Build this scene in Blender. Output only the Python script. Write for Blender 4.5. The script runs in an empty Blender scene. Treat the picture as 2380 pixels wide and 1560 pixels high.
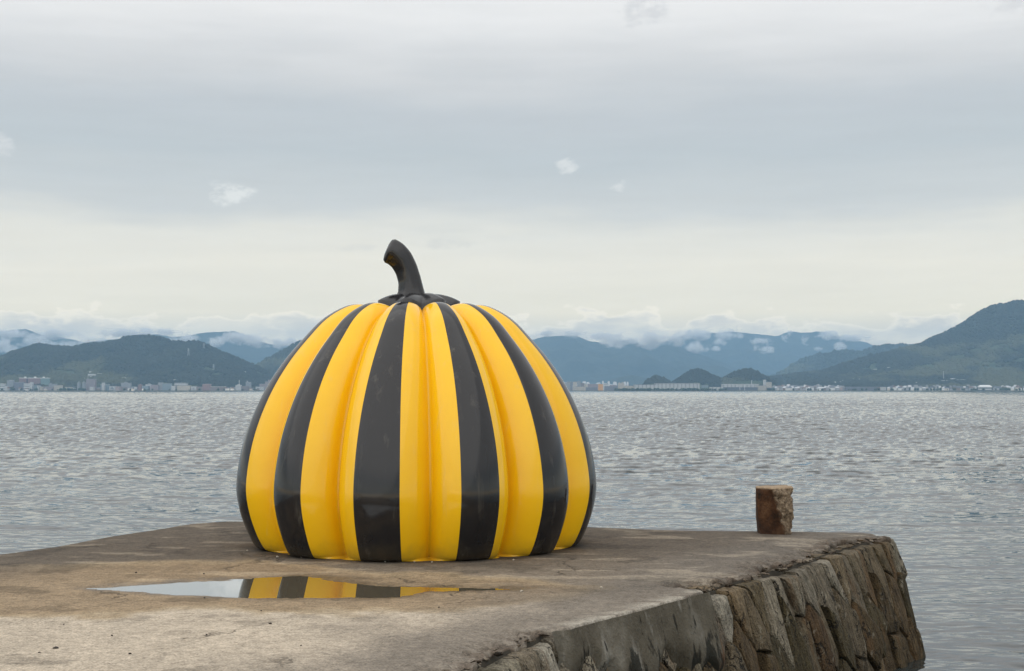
import bpy, bmesh, math, random
import numpy as np
from mathutils import Vector, Matrix, noise as mnoise

random.seed(7)
RNG = np.random.default_rng(11)
R = math.radians
SC = bpy.context.scene
COL = SC.collection

# ------------------------------------------------------------------ camera
CAM_H = 1.07                      # eye height above the pier deck (deck is z = 0)
F = 3305.0                        # focal length in the units of the 2380-wide measuring grid
HOR = 908.0                       # row of the horizon on that grid
SEA_Z = -0.877
cam = bpy.data.cameras.new("camera")
cam.sensor_width = 36.0
cam.lens = 36.0 * F / 2380.0
cam.shift_y = (HOR - 780.0) / 2380.0
cam.clip_start = 0.1
cam.clip_end = 80000.0
camo = bpy.data.objects.new("camera", cam)
COL.objects.link(camo)
camo.location = (0, 0, CAM_H)
camo.rotation_euler = (R(90), 0, 0)
SC.camera = camo

# ------------------------------------------------------------------ world (overcast, banded stratus)
SUN_EL, SUN_AZ = 56.0, -150.0      # degrees; azimuth measured from the view axis (+Y) towards +X
def lin(c):
    c = c / 255.0
    return c / 12.92 if c <= 0.04045 else ((c + 0.055) / 1.055) ** 2.4
def rgb(r, g, b): return (lin(r), lin(g), lin(b), 1.0)

class NT:
    """small node-tree helper"""
    def __init__(s, tree): s.t = tree; s.t.nodes.clear()
    def n(s, typ, **kw):
        nd = s.t.nodes.new(typ)
        for k, v in kw.items(): setattr(nd, k, v)
        return nd
    def link(s, a, b): s.t.links.new(a, b)
    def put(s, sock, v):
        if v is None: return
        if isinstance(v, bpy.types.NodeSocket): s.link(v, sock)
        else: sock.default_value = v
    def m(s, op, a, b=None, c=None, clamp=False):
        nd = s.n('ShaderNodeMath', operation=op); nd.use_clamp = clamp
        s.put(nd.inputs[0], a); s.put(nd.inputs[1], b)
        if c is not None: s.put(nd.inputs[2], c)
        return nd.outputs[0]
    def v(s, op, a, b=None):
        nd = s.n('ShaderNodeVectorMath', operation=op)
        s.put(nd.inputs[0], a)
        if op == 'SCALE': s.put(nd.inputs[3], b)
        else: s.put(nd.inputs[1], b)
        return nd.outputs[0]
    def xyz(s, a):
        nd = s.n('ShaderNodeSeparateXYZ'); s.put(nd.inputs[0], a); return nd.outputs
    def comb(s, x=0.0, y=0.0, z=0.0):
        nd = s.n('ShaderNodeCombineXYZ'); s.put(nd.inputs[0], x); s.put(nd.inputs[1], y); s.put(nd.inputs[2], z)
        return nd.outputs[0]
    def noise(s, vec, scale=1.0, detail=4.0, rough=0.55, dist=0.0, out='Fac'):
        nd = s.n('ShaderNodeTexNoise'); s.put(nd.inputs['Vector'], vec)
        nd.inputs['Scale'].default_value = scale; nd.inputs['Detail'].default_value = detail
        nd.inputs['Roughness'].default_value = rough; nd.inputs['Distortion'].default_value = dist
        return nd.outputs[out]
    def vor(s, vec, scale=1.0, feature='F1', out='Distance'):
        nd = s.n('ShaderNodeTexVoronoi', feature=feature); s.put(nd.inputs['Vector'], vec)
        nd.inputs['Scale'].default_value = scale
        return nd.outputs[out]
    def ramp(s, fac, stops, interp='LINEAR'):
        nd = s.n('ShaderNodeValToRGB'); s.put(nd.inputs[0], fac)
        cr = nd.color_ramp; cr.interpolation = interp
        while len(cr.elements) < len(stops): cr.elements.new(0.5)
        for e, (p, c) in zip(cr.elements, stops):
            e.position = p; e.color = c if len(c) == 4 else (*c, 1.0)
        return nd.outputs[0]
    def step(s, x, a, b):
        nd = s.n('ShaderNodeMapRange', interpolation_type='SMOOTHSTEP')
        s.put(nd.inputs[0], x); s.put(nd.inputs[1], a); s.put(nd.inputs[2], b)
        return nd.outputs[0]
    def mix(s, f, a, b, mode='MIX'):
        nd = s.n('ShaderNodeMix', data_type='RGBA', blend_type=mode)
        s.put(nd.inputs[0], f); s.put(nd.inputs[6], a); s.put(nd.inputs[7], b)
        return nd.outputs[2]

HAZE_K, HAZE_TOP, HAZE_REACH, HAZE_A = 7.3e-5, 760.0, 14000.0, (0.19, 0.355, 0.53)
world = bpy.data.worlds.new("World")
SC.world = world
world.use_nodes = True
w = NT(world.node_tree)
gen = w.n('ShaderNodeTexCoord').outputs['Generated']
gx, gy, gz = w.xyz(gen)
el = w.m('MULTIPLY', w.m('ARCSINE', gz), 57.2958)
az = w.m('MULTIPLY', w.m('ARCTAN2', gx, gy), 57.2958)
# stratus layers: colour follows elevation, disturbed by long flat noise
flat = w.comb(w.m('MULTIPLY', az, 0.045), w.m('MULTIPLY', el, 0.16), 0.0)
nA = w.noise(flat, 1.0, 5.0, 0.5)
flat2 = w.comb(w.m('MULTIPLY', az, 0.12), w.m('MULTIPLY', el, 0.75), 3.0)
nB = w.noise(flat2, 1.0, 6.0, 0.55)
nE = w.noise(w.comb(w.m('MULTIPLY', az, 0.05), w.m('MULTIPLY', el, 0.1), 9.0), 1.0, 3.0)
ee = w.m('ADD', el, w.m('MULTIPLY', w.m('SUBTRACT', nA, 0.5), 3.6))
ee = w.m('ADD', ee, w.m('MULTIPLY', w.m('SUBTRACT', nB, 0.5), 1.7))
strata = w.ramp(w.m('DIVIDE', ee, 40.0), [
    (0.000, rgb(214, 215, 211)), (0.075, rgb(220, 220, 211)), (0.125, rgb(227, 226, 217)),
    (0.157, rgb(222, 223, 217)), (0.185, rgb(201, 207, 209)), (0.235, rgb(190, 199, 204)),
    (0.275, rgb(194, 201, 206)), (0.315, rgb(211, 214, 216)), (0.365, rgb(234, 235, 235)),
    (0.45, rgb(243, 243, 242)), (1.0, rgb(250, 250, 250))])
nS = w.noise(w.comb(w.m('MULTIPLY', az, 0.22), w.m('MULTIPLY', el, 1.9), 21.0), 1.0, 7.0, 0.6)
strata = w.v('SCALE', strata, w.m('ADD', 0.95, w.m('MULTIPLY', nS, 0.10)))
cloudcol = w.mix(w.m('MULTIPLY', w.m('ABSOLUTE', w.m('SUBTRACT', nE, 0.5)), 0.35), strata, rgb(186, 197, 207))
# low cumulus bank over the far coast
pb = w.comb(w.m('MULTIPLY', az, 0.50), w.m('MULTIPLY', el, 0.95), 5.0)
bil = w.noise(pb, 1.0, 7.0, 0.56)
low = w.noise(w.comb(w.m('MULTIPLY', az, 0.11), 0.0, 1.0), 1.0, 2.0)
edge = w.m('ADD', w.m('ADD', 2.95, w.m('MULTIPLY', w.m('SUBTRACT', low, 0.5), 2.0)),
           w.m('MULTIPLY', w.m('SUBTRACT', bil, 0.5), 3.4))
depth = w.m('SUBTRACT', edge, el)
bank = w.step(depth, -0.03, 0.14)
bn2 = w.noise(w.comb(w.m('MULTIPLY', az, 0.3), w.m('MULTIPLY', el, 0.9), 12.0), 1.0, 6.0, 0.55)
bcol = w.mix(w.step(depth, 0.0, 0.55), rgb(233, 231, 222), w.mix(w.step(bn2, 0.38, 0.62), rgb(197, 203, 206), rgb(220, 221, 215)))
cloudcol = w.mix(w.m('MULTIPLY', bank, 0.95), cloudcol, bcol)
# scraps of fractus below the stratus
dn = w.noise(w.comb(w.m('MULTIPLY', az, 1.2), w.m('MULTIPLY', el, 2.0), 2.0), 1.0, 8.0, 0.66)
dn = w.m('MULTIPLY', w.m('SUBTRACT', dn, 0.5), 4.6)
for (pa, pe, ra, re, colr, amt) in (
        (-11.2, 7.75, 1.15, 0.50, (224, 228, 228), 0.9), (2.25, 9.0, 0.55, 0.32, (221, 225, 226), 0.8),
        (4.3, 8.15, 0.42, 0.26, (221, 225, 226), 0.75), (-19.7, 9.2, 0.5, 0.5, (216, 220, 222), 0.7),
        (5.4, 14.9, 1.2, 0.7, (206, 209, 212), 0.6), (-2.6, 5.9, 1.5, 0.28, (204, 207, 205), 0.45),
        (-6.2, 5.7, 0.8, 0.25, (206, 209, 207), 0.35), (19.5, 14.8, 1.3, 0.9, (212, 214, 216), 0.6),
        (24, 10.5, 1.0, 0.5, (214, 219, 221), 0.6), (-27, 8.0, 1.2, 0.5, (214, 219, 221), 0.6)):
    da = w.m('DIVIDE', w.m('SUBTRACT', az, pa), ra)
    de = w.m('DIVIDE', w.m('SUBTRACT', el, pe), re)
    dd = w.m('ADD', w.m('MULTIPLY', da, da), w.m('MULTIPLY', de, de))
    mk = w.step(w.m('SUBTRACT', w.m('ADD', dn, 0.95), dd), 0.0, 1.25)
    cloudcol = w.mix(w.m('MULTIPLY', mk, amt), cloudcol, rgb(*colr))
sky = w.n('ShaderNodeTexSky', sky_type='NISHITA')
sky.sun_disc = False
sky.sun_elevation = R(SUN_EL); sky.sun_rotation = R(SUN_AZ)
clear = w.v('SCALE', sky.outputs[0], 0.10)
veiled = w.mix(0.94, clear, cloudcol)
# the air box dims and blues the low sky; the sky behind it is that much brighter and warmer
path = w.m('MINIMUM', w.m('DIVIDE', HAZE_TOP, w.m('MAXIMUM', gz, 0.002)), HAZE_REACH)
T = w.m('POWER', 2.718282, w.m('MULTIPLY', path, -HAZE_K))
glow = w.v('SCALE', HAZE_A, w.m('SUBTRACT', 1.0, T))
final = w.v('SCALE', w.v('SUBTRACT', veiled, glow), w.m('DIVIDE', 1.0, T))
final = w.v('MAXIMUM', final, (0.02, 0.02, 0.02))
bg = w.n('ShaderNodeBackground'); w.link(final, bg.inputs[0]); bg.inputs[1].default_value = 1.0
wo = w.n('ShaderNodeOutputWorld'); w.link(bg.outputs[0], wo.inputs[0])

# ------------------------------------------------------------------ sun behind the cloud
sun = bpy.data.lights.new("sun", 'SUN')
sun.energy = 1.5; sun.angle = R(120); sun.color = (1.0, 0.965, 0.91)
suno = bpy.data.objects.new("sun", sun); COL.objects.link(suno)
sd = Vector((math.sin(R(SUN_AZ)) * math.cos(R(SUN_EL)), math.cos(R(SUN_AZ)) * math.cos(R(SUN_EL)), math.sin(R(SUN_EL))))
suno.rotation_euler = sd.to_track_quat('Z', 'Y').to_euler()
suno.location = (0, 0, 60)

vs = SC.view_settings
vs.view_transform = 'Standard'; vs.look = 'None'; vs.exposure = 0.0; vs.gamma = 1.0
vs.use_curve_mapping = False
SC.render.engine = 'CYCLES'
cy = SC.cycles
cy.use_denoising = True
cy.denoising_prefilter = 'ACCURATE'
cy.max_bounces = 6; cy.diffuse_bounces = 3; cy.glossy_bounces = 3; cy.volume_bounces = 2
cy.transparent_max_bounces = 12
cy.caustics_reflective = False; cy.caustics_refractive = False

# ------------------------------------------------------------------ helpers
def P(x, y, Y):
    """measuring-grid position at distance Y -> world"""
    return Vector(((x - 1190.0) / F * Y, Y, CAM_H - (y - HOR) / F * Y))
def G(x, y, z=0.0):
    """point of the deck plane seen at (x, y)"""
    Y = F * (CAM_H - z) / (y - HOR)
    return Vector(((x - 1190.0) / F * Y, Y, z))

def _h(ix, iy, seed):
    n = (ix.astype(np.int64) * 374761393 + iy.astype(np.int64) * 668265263 + seed * 982451653) & 0xffffffff
    n = ((n ^ (n >> 13)) * 1274126177) & 0xffffffff
    n = (n ^ (n >> 16)) & 0xffffff
    return n / float(0xffffff)
def vn(x, y, seed=0):
    x = np.asarray(x, float); y = np.asarray(y, float)
    ix = np.floor(x); iy = np.floor(y); fx = x - ix; fy = y - iy
    fx = fx * fx * fx * (fx * (fx * 6 - 15) + 10); fy = fy * fy * fy * (fy * (fy * 6 - 15) + 10)
    a = _h(ix, iy, seed); b = _h(ix + 1, iy, seed); c = _h(ix, iy + 1, seed); d = _h(ix + 1, iy + 1, seed)
    return (a * (1 - fx) + b * fx) * (1 - fy) + (c * (1 - fx) + d * fx) * fy
def fbm(x, y, seed=0, oct=4, gain=0.5):
    t = 0.0; amp = 1.0; s = 0.0; f = 1.0
    for i in range(oct):
        t = t + amp * vn(np.asarray(x) * f + 17.3 * i, np.asarray(y) * f - 9.1 * i, seed + i); s += amp
        amp *= gain; f *= 2.03
    return t / s
def sst(a, b, x):
    t = np.clip((np.asarray(x, float) - a) / (b - a), 0, 1); return t * t * (3 - 2 * t)

def mesh_np(name, verts, faces, smooth=False):
    """verts (n,3); faces (m,k) array, or a list of tuples"""
    me = bpy.data.meshes.new(name)
    verts = np.asarray(verts, np.float32)
    if isinstance(faces, np.ndarray):
        m, k = faces.shape
        me.vertices.add(len(verts)); me.vertices.foreach_set('co', verts.ravel())
        me.loops.add(m * k); me.loops.foreach_set('vertex_index', faces.astype(np.int32).ravel())
        me.polygons.add(m); me.polygons.foreach_set('loop_start', np.arange(0, m * k, k, dtype=np.int32))
        me.polygons.foreach_set('loop_total', np.full(m, k, np.int32))
        me.update(calc_edges=True); me.validate()
    else:
        me.from_pydata([tuple(map(float, v)) for v in verts], [], [tuple(f) for f in faces]); me.update()
    if smooth: me.shade_smooth()
    return me
def grid_faces(nr, nc):
    i = np.arange(nr - 1)[:, None] * nc + np.arange(nc - 1)[None, :]
    return np.stack([i, i + 1, i + nc + 1, i + nc], -1).reshape(-1, 4)
def obj(name, me, mat=None, parent=None, label=None, cat=None, group=None, kind=None):
    o = bpy.data.objects.new(name, me); COL.objects.link(o)
    if mat is not None and me is not None and not me.materials: me.materials.append(mat)
    if parent is not None: o.parent = parent
    tag(o, label, cat, group, kind)
    return o
def tag(o, label=None, cat=None, group=None, kind=None):
    if label: o['label'] = label
    if cat: o['category'] = cat
    if group: o['group'] = group
    if kind: o['kind'] = kind
    return o
def empty(name, loc, label=None, cat=None, group=None):
    o = bpy.data.objects.new(name, None); COL.objects.link(o); o.location = loc
    o.empty_display_size = 0.2
    return tag(o, label, cat, group)
def vattr(me, name, arr):
    a = me.attributes.new(name, 'FLOAT', 'POINT'); a.data.foreach_set('value', np.asarray(arr, np.float32).ravel())
def cattr(me, name, arr):
    a = me.attributes.new(name, 'FLOAT_COLOR', 'POINT')
    arr = np.asarray(arr, np.float32)
    if arr.shape[1] == 3: arr = np.concatenate([arr, np.ones((len(arr), 1), np.float32)], 1)
    a.data.foreach_set('color', arr.ravel())
def new_mat(name):
    m = bpy.data.materials.new(name); m.use_nodes = True
    t = NT(m.node_tree)
    b = t.n('ShaderNodeBsdfPrincipled'); o = t.n('ShaderNodeOutputMaterial')
    t.link(b.outputs[0], o.inputs[0])
    return m, t, b
def attr(t, name, out='Fac'):
    a = t.n('ShaderNodeAttribute'); a.attribute_name = name; return a.outputs[out]
def bump(t, b, h, strength, dist):
    n = t.n('ShaderNodeBump'); n.inputs['Strength'].default_value = strength; n.inputs['Distance'].default_value = dist
    t.put(n.inputs['Height'], h); t.link(n.outputs[0], b.inputs['Normal'])
    return n
def interp_poly(pts, n):
    pts = np.array(pts, float); d = np.r_[0, np.cumsum(np.linalg.norm(np.diff(pts, axis=0), axis=1))]
    s = np.linspace(0, d[-1], n)
    return np.stack([np.interp(s, d, pts[:, i]) for i in range(pts.shape[1])], 1), s

# ------------------------------------------------------------------ materials
def mat_plain(name, col, rough=0.8, var=0.15, scale=0.3):
    m, t, b = new_mat(name)
    pos = t.n('ShaderNodeNewGeometry').outputs['Position']
    n = t.noise(pos, scale, 4)
    c = t.mix(n, (*[x * (1 - var) for x in col], 1), (*[min(1, x * (1 + var)) for x in col], 1))
    t.link(c, b.inputs['Base Color']); b.inputs['Roughness'].default_value = rough
    return m

def mat_sea():
    m, t, b = new_mat('sea_water')
    pos = t.n('ShaderNodeNewGeometry').outputs['Position']
    px, py, pz = t.xyz(pos)
    mic = attr(t, 'micro'); wave = attr(t, 'slope', 'Vector')
    def slope(sx, sy, z, det):
        c = t.noise(t.comb(t.m('MULTIPLY', px, sx), t.m('MULTIPLY', py, sy), z), 1.0, det, 0.6, 0.0, out='Color')
        return t.v('SUBTRACT', c, (0.5, 0.5, 0.5))
    a = slope(5.0, 11.0, 0.0, 3.0)          # fine ripples
    c = slope(1.7, 0.14, 4.0, 3.0)         # chop seen end-on as short dashes
    d = slope(0.05, 0.010, 8.0, 2.0)        # gust streaks
    s1 = t.v('SCALE', a, t.m('ADD', t.m('MULTIPLY', attr(t, 'calm'), 0.08), t.m('MULTIPLY', mic, 0.16)))
    s2 = t.v('SCALE', c, t.m('MULTIPLY', mic, 0.20))
    s3 = t.v('SCALE', d, t.m('MULTIPLY', mic, 0.16))
    s = t.v('ADD', t.v('ADD', s1, s2), s3)
    sx_, sy_, sz_ = t.xyz(s)
    fo = attr(t, 'outer')
    syy = t.m('SUBTRACT', t.m('MULTIPLY', sy_, t.m('SUBTRACT', 1.0, fo)), t.m('MULTIPLY', t.m('ABSOLUTE', sy_), fo))
    s = t.comb(t.m('MULTIPLY', sx_, 0.6), syy, 0.0)
    n2 = t.v('NORMALIZE', t.v('ADD', wave, s))
    t.link(n2, b.inputs['Normal'])
    b.inputs['Base Color'].default_value = (0.030, 0.036, 0.036, 1)
    b.inputs['Roughness'].default_value = 0.05
    b.inputs['IOR'].default_value = 1.333
    return m

def mat_concrete():
    m, t, b = new_mat('deck_concrete')
    pos = t.n('ShaderNodeNewGeometry').outputs['Position']
    base = attr(t, 'stain_and_shade', 'Color')
    wet = attr(t, 'wet')
    g1 = t.noise(pos, 95.0, 3, 0.7)
    g2 = t.noise(pos, 26.0, 4, 0.65)
    g3 = t.noise(pos, 6.0, 5, 0.6)
    f = t.m('ADD', t.m('MULTIPLY', t.m('SUBTRACT', g1, 0.5), 2.2), t.m('MULTIPLY', t.m('SUBTRACT', g2, 0.5), 1.5))
    f = t.m('ADD', f, t.m('MULTIPLY', t.m('SUBTRACT', g3, 0.5), 0.6))
    c = t.v('SCALE', base, t.m('MAXIMUM', t.m('ADD', 1.0, f), 0.15))
    pits = t.vor(pos, 40.0)
    pit = t.step(pits, 0.10, 0.04)
    sel = t.step(t.noise(pos, 9.0, 2), 0.56, 0.64)
    c = t.mix(t.m('MULTIPLY', pit, sel), c, (0.05, 0.042, 0.035, 1))
    pale = t.step(t.vor(t.v('ADD', pos, (3.1, 7.7, 0.0)), 55.0), 0.12, 0.05)
    c = t.mix(t.m('MULTIPLY', pale, 0.35), c, (0.5, 0.45, 0.38, 1))
    wob = t.v('SCALE', t.v('SUBTRACT', t.noise(pos, 1.6, 5, 0.65, out='Color'), (0.5, 0.5, 0.5)), 0.9)
    vc = t.n('ShaderNodeTexVoronoi', feature='DISTANCE_TO_EDGE'); vc.inputs['Scale'].default_value = 0.62
    t.link(t.v('ADD', t.v('MULTIPLY', pos, (1.0, 1.0, 0.0)), wob), vc.inputs['Vector'])
    crack = t.m('MULTIPLY', t.step(vc.outputs['Distance'], 0.009, 0.002), t.step(t.noise(pos, 0.9, 3), 0.53, 0.61))
    c = t.mix(t.m('MULTIPLY', crack, 0.55), c, (0.03, 0.024, 0.018, 1))
    t.link(c, b.inputs['Base Color'])
    t.put(b.inputs['Roughness'], t.m('SUBTRACT', 0.92, t.m('MULTIPLY', wet, 0.45)))
    b.inputs['Specular IOR Level'].default_value = 0.25
    h = t.m('ADD', t.m('MULTIPLY', g1, 0.5), t.m('ADD', g2, t.m('MULTIPLY', t.m('ADD', pit, t.m('MULTIPLY', crack, 2.0)), -1.0)))
    bump(t, b, h, 0.8, 0.006)
    return m

def mat_stone():
    m, t, b = new_mat('wall_stone')
    oi = t.n('ShaderNodeObjectInfo')
    pos = t.n('ShaderNodeNewGeometry').outputs['Position']
    off = t.v('SCALE', t.comb(oi.outputs['Random'], t.m('MULTIPLY', oi.outputs['Random'], 7.3), 1.0), 13.0)
    p = t.v('ADD', pos, off)
    px, py, pz = t.xyz(p)
    # grain runs down the long axis of the slabs
    lean = t.comb(t.m('ADD', t.m('MULTIPLY', px, 1.0), t.m('MULTIPLY', pz, 0.35)), py, t.m('MULTIPLY', pz, 0.22))
    g1 = t.noise(lean, 42.0, 4, 0.65)
    g2 = t.noise(p, 9.0, 5, 0.6)
    g3 = t.noise(p, 110.0, 2, 0.6)
    rust = t.step(t.noise(lean, 6.5, 4, 0.55), 0.56, 0.70)
    moss = t.step(t.noise(t.v('ADD', p, (5.0, 2.0, 0.0)), 4.0, 5, 0.6), 0.55, 0.72)
    lich = t.step(t.noise(t.v('ADD', p, (1.0, 8.0, 3.0)), 14.0, 4, 0.6), 0.60, 0.70)
    f = t.m('ADD', t.m('MULTIPLY', t.m('SUBTRACT', g1, 0.5), 2.2),
            t.m('ADD', t.m('MULTIPLY', t.m('SUBTRACT', g2, 0.5), 1.4), t.m('MULTIPLY', t.m('SUBTRACT', g3, 0.5), 2.0)))
    c = t.v('SCALE', oi.outputs['Color'], t.m('MAXIMUM', t.m('ADD', 0.95, f), 0.12))
    c = t.mix(t.m('MULTIPLY', rust, 0.55), c, (0.125, 0.066, 0.025, 1))
    c = t.mix(t.m('MULTIPLY', moss, 0.55), c, (0.035, 0.032, 0.016, 1))
    c = t.mix(t.m('MULTIPLY', lich, 0.30), c, (0.42, 0.38, 0.30, 1))
    crk = t.n('ShaderNodeTexVoronoi', feature='DISTANCE_TO_EDGE'); crk.inputs['Scale'].default_value = 7.0
    t.link(t.v('ADD', lean, t.v('SCALE', t.noise(p, 12.0, 3, 0.6, out='Color'), 0.10)), crk.inputs['Vector'])
    ck = t.m('MULTIPLY', t.step(crk.outputs['Distance'], 0.035, 0.008), t.step(g2, 0.46, 0.56))
    c = t.mix(t.m('MULTIPLY', ck, 0.85), c, (0.012, 0.010, 0.007, 1))
    t.link(c, b.inputs['Base Color'])
    b.inputs['Roughness'].default_value = 0.85; b.inputs['Specular IOR Level'].default_value = 0.25
    h = t.m('ADD', t.m('MULTIPLY', g1, 0.8), t.m('ADD', t.m('MULTIPLY', g2, 1.6), t.m('SUBTRACT', t.m('MULTIPLY', g3, 0.3), ck)))
    bump(t, b, h, 1.0, 0.03)
    return m

def mat_render():
    m, t, b = new_mat('cement_render')
    pos = t.n('ShaderNodeNewGeometry').outputs['Position']
    px, py, pz = t.xyz(pos)
    st = t.comb(px, py, t.m('MULTIPLY', pz, 0.25))
    n1 = t.noise(st, 16.0, 5, 0.6); n2 = t.noise(pos, 70.0, 3, 0.6); n3 = t.noise(pos, 4.0, 4)
    c = t.ramp(n3, [(0.3, (0.062, 0.053, 0.038)), (0.55, (0.098, 0.086, 0.065)), (0.75, (0.18, 0.166, 0.138))])
    c = t.v('SCALE', c, t.m('ADD', 0.55, t.m('ADD', t.m('MULTIPLY', n1, 0.55), t.m('MULTIPLY', n2, 0.4))))
    stk = t.comb(t.m('MULTIPLY', px, 11.0), t.m('MULTIPLY', py, 11.0), t.m('MULTIPLY', pz, 2.2))
    sn = t.noise(stk, 1.0, 5, 0.62)
    low = t.m('MULTIPLY', t.m('ADD', pz, 0.16), -0.60)               # stains gather towards the tide
    c = t.mix(t.m('MULTIPLY', t.step(t.noise(t.v('ADD', stk, (4.0, 1.0, 0.0)), 0.8, 4), 0.55, 0.68), 0.5), c, (0.30, 0.285, 0.25, 1))
    rust = t.step(t.m('ADD', t.noise(t.v('ADD', stk, (9.0, 3.0, 0.0)), 0.9, 4), low), 0.66, 0.74)
    c = t.mix(t.m('MULTIPLY', rust, 0.7), c, (0.10, 0.042, 0.015, 1))
    alg = t.step(t.m('ADD', sn, low), 0.555, 0.63)
    c = t.mix(t.m('MULTIPLY', alg, 0.92), c, (0.014, 0.014, 0.010, 1))
    t.link(c, b.inputs['Base Color']); b.inputs['Roughness'].default_value = 0.9
    b.inputs['Specular IOR Level'].default_value = 0.2
    bump(t, b, t.m('SUBTRACT', t.m('ADD', n1, t.m('MULTIPLY', n2, 0.6)), t.m('MULTIPLY', alg, 0.8)), 0.9, 0.014)
    return m

def mat_forest():
    m, t, b = new_mat('forest_canopy')
    c = attr(t, 'tint', 'Color')
    t.link(c, b.inputs['Base Color']); b.inputs['Roughness'].default_value = 0.9
    b.inputs['Specular IOR Level'].default_value = 0.1
    return m
def mat_hill(name, c0, c1, scale):
    m, t, b = new_mat(name)
    pos = t.n('ShaderNodeNewGeometry').outputs['Position']
    n = t.noise(pos, scale, 6, 0.6); n2 = t.noise(pos, scale * 8, 3, 0.6)
    c = t.mix(t.step(t.m('ADD', t.m('MULTIPLY', n, 0.7), t.m('MULTIPLY', n2, 0.3)), 0.35, 0.65), (*c0, 1), (*c1, 1))
    t.link(c, b.inputs['Base Color']); b.inputs['Roughness'].default_value = 0.95
    b.inputs['Specular IOR Level'].default_value = 0.1
    return m
def mat_facade(name, wall, glass=(0.10, 0.12, 0.14), floor=3.2, bay=3.4, wfrac=0.62, hfrac=0.5):
    """far facades: rows of windows as flat colour, 5 km away"""
    m, t, b = new_mat(name)
    pos = t.n('ShaderNodeNewGeometry').outputs['Position']
    px, py, pz = t.xyz(pos)
    fz = t.m('FRACT', t.m('DIVIDE', pz, floor)); fx = t.m('FRACT', t.m('DIVIDE', t.m('ADD', px, py), bay))
    k = t.m('MULTIPLY', t.m('LESS_THAN', fx, wfrac), t.m('MULTIPLY', t.m('GREATER_THAN', fz, 0.25), t.m('LESS_THAN', fz, 0.25 + hfrac)))
    n = t.noise(pos, 0.05, 3)
    c = t.mix(n, (*[x * 0.85 for x in wall], 1), (*[min(1, x * 1.15) for x in wall], 1))
    c = t.mix(k, c, (*glass, 1))
    t.link(c, b.inputs['Base Color']); b.inputs['Roughness'].default_value = 0.75
    return m
def mat_gourd():
    m, t, b = new_mat('gourd_paint')
    u = attr(t, 'lobe_u'); h = attr(t, 'lobe_v')
    pos = t.n('ShaderNodeNewGeometry').outputs['Position']
    px, py, pz = t.xyz(pos)
    k = t.m('LESS_THAN', u, t.m('ADD', 0.25, t.m('MULTIPLY', t.step(h, 1.0, 0.30), 0.17)))
    dirt = t.noise(pos, 7.0, 5, 0.6)
    yel = t.mix(dirt, (0.84, 0.47, 0.005, 1), (0.90, 0.52, 0.008, 1))
    blk = (0.013, 0.013, 0.015, 1)
    c = t.mix(k, yel, blk)
    run = t.noise(t.comb(t.m('MULTIPLY', px, 16.0), t.m('MULTIPLY', py, 16.0), t.m('MULTIPLY', pz, 0.9)), 1.0, 5, 0.6)
    salt = t.m('MULTIPLY', t.step(run, 0.56, 0.76), 0.10)
    c = t.mix(salt, c, (0.42, 0.38, 0.30, 1))
    splash = t.m('MULTIPLY', t.step(t.m('ADD', pz, t.m('MULTIPLY', dirt, 0.22)), 0.26, 0.06), 0.38)
    c = t.mix(splash, c, (0.13, 0.095, 0.05, 1))
    t.link(c, b.inputs['Base Color'])
    t.put(b.inputs['Roughness'], t.m('ADD', 0.07, t.m('ADD', t.m('MULTIPLY', dirt, 0.12), t.m('MULTIPLY', salt, 1.5))))
    b.inputs['IOR'].default_value = 1.48
    return m

M = dict(
    sea=mat_sea(), deck=mat_concrete(), stone=mat_stone(), render=mat_render(), forest=mat_forest(),
    gourd=mat_gourd())
m_, t_, b_ = new_mat('black_gloss'); b_.inputs['Base Color'].default_value = (0.013, 0.013, 0.015, 1)
b_.inputs['Roughness'].default_value = 0.2; M['black'] = m_
m_, t_, b_ = new_mat('puddle_water')
gl = t_.n('ShaderNodeBsdfGlossy'); gl.inputs['Color'].default_value = (0.97, 0.98, 0.98, 1); gl.inputs['Roughness'].default_value = 0.02
b_.inputs['Base Color'].default_value = (0.16, 0.135, 0.09, 1); b_.inputs['Roughness'].default_value = 0.02; b_.inputs['IOR'].default_value = 1.333
mx = t_.n('ShaderNodeMixShader'); mx.inputs[0].default_value = 0.5
t_.link(b_.outputs[0], mx.inputs[1]); t_.link(gl.outputs[0], mx.inputs[2])
t_.link(mx.outputs[0], [n for n in t_.t.nodes if n.type == 'OUTPUT_MATERIAL'][0].inputs[0]); M['puddle'] = m_
M['core'] = mat_plain('wall_core', (0.035, 0.029, 0.02), 0.95, 0.3, 8.0)
M['land'] = mat_hill('coastal_land', (0.06, 0.07, 0.04), (0.13, 0.12, 0.09), 0.01)
M['mountain'] = mat_hill('mountain_forest', (0.020, 0.032, 0.026), (0.042, 0.054, 0.040), 0.004)
M['hillsoil'] = mat_hill('hill_ground', (0.030, 0.045, 0.022), (0.07, 0.085, 0.04), 0.01)

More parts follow.
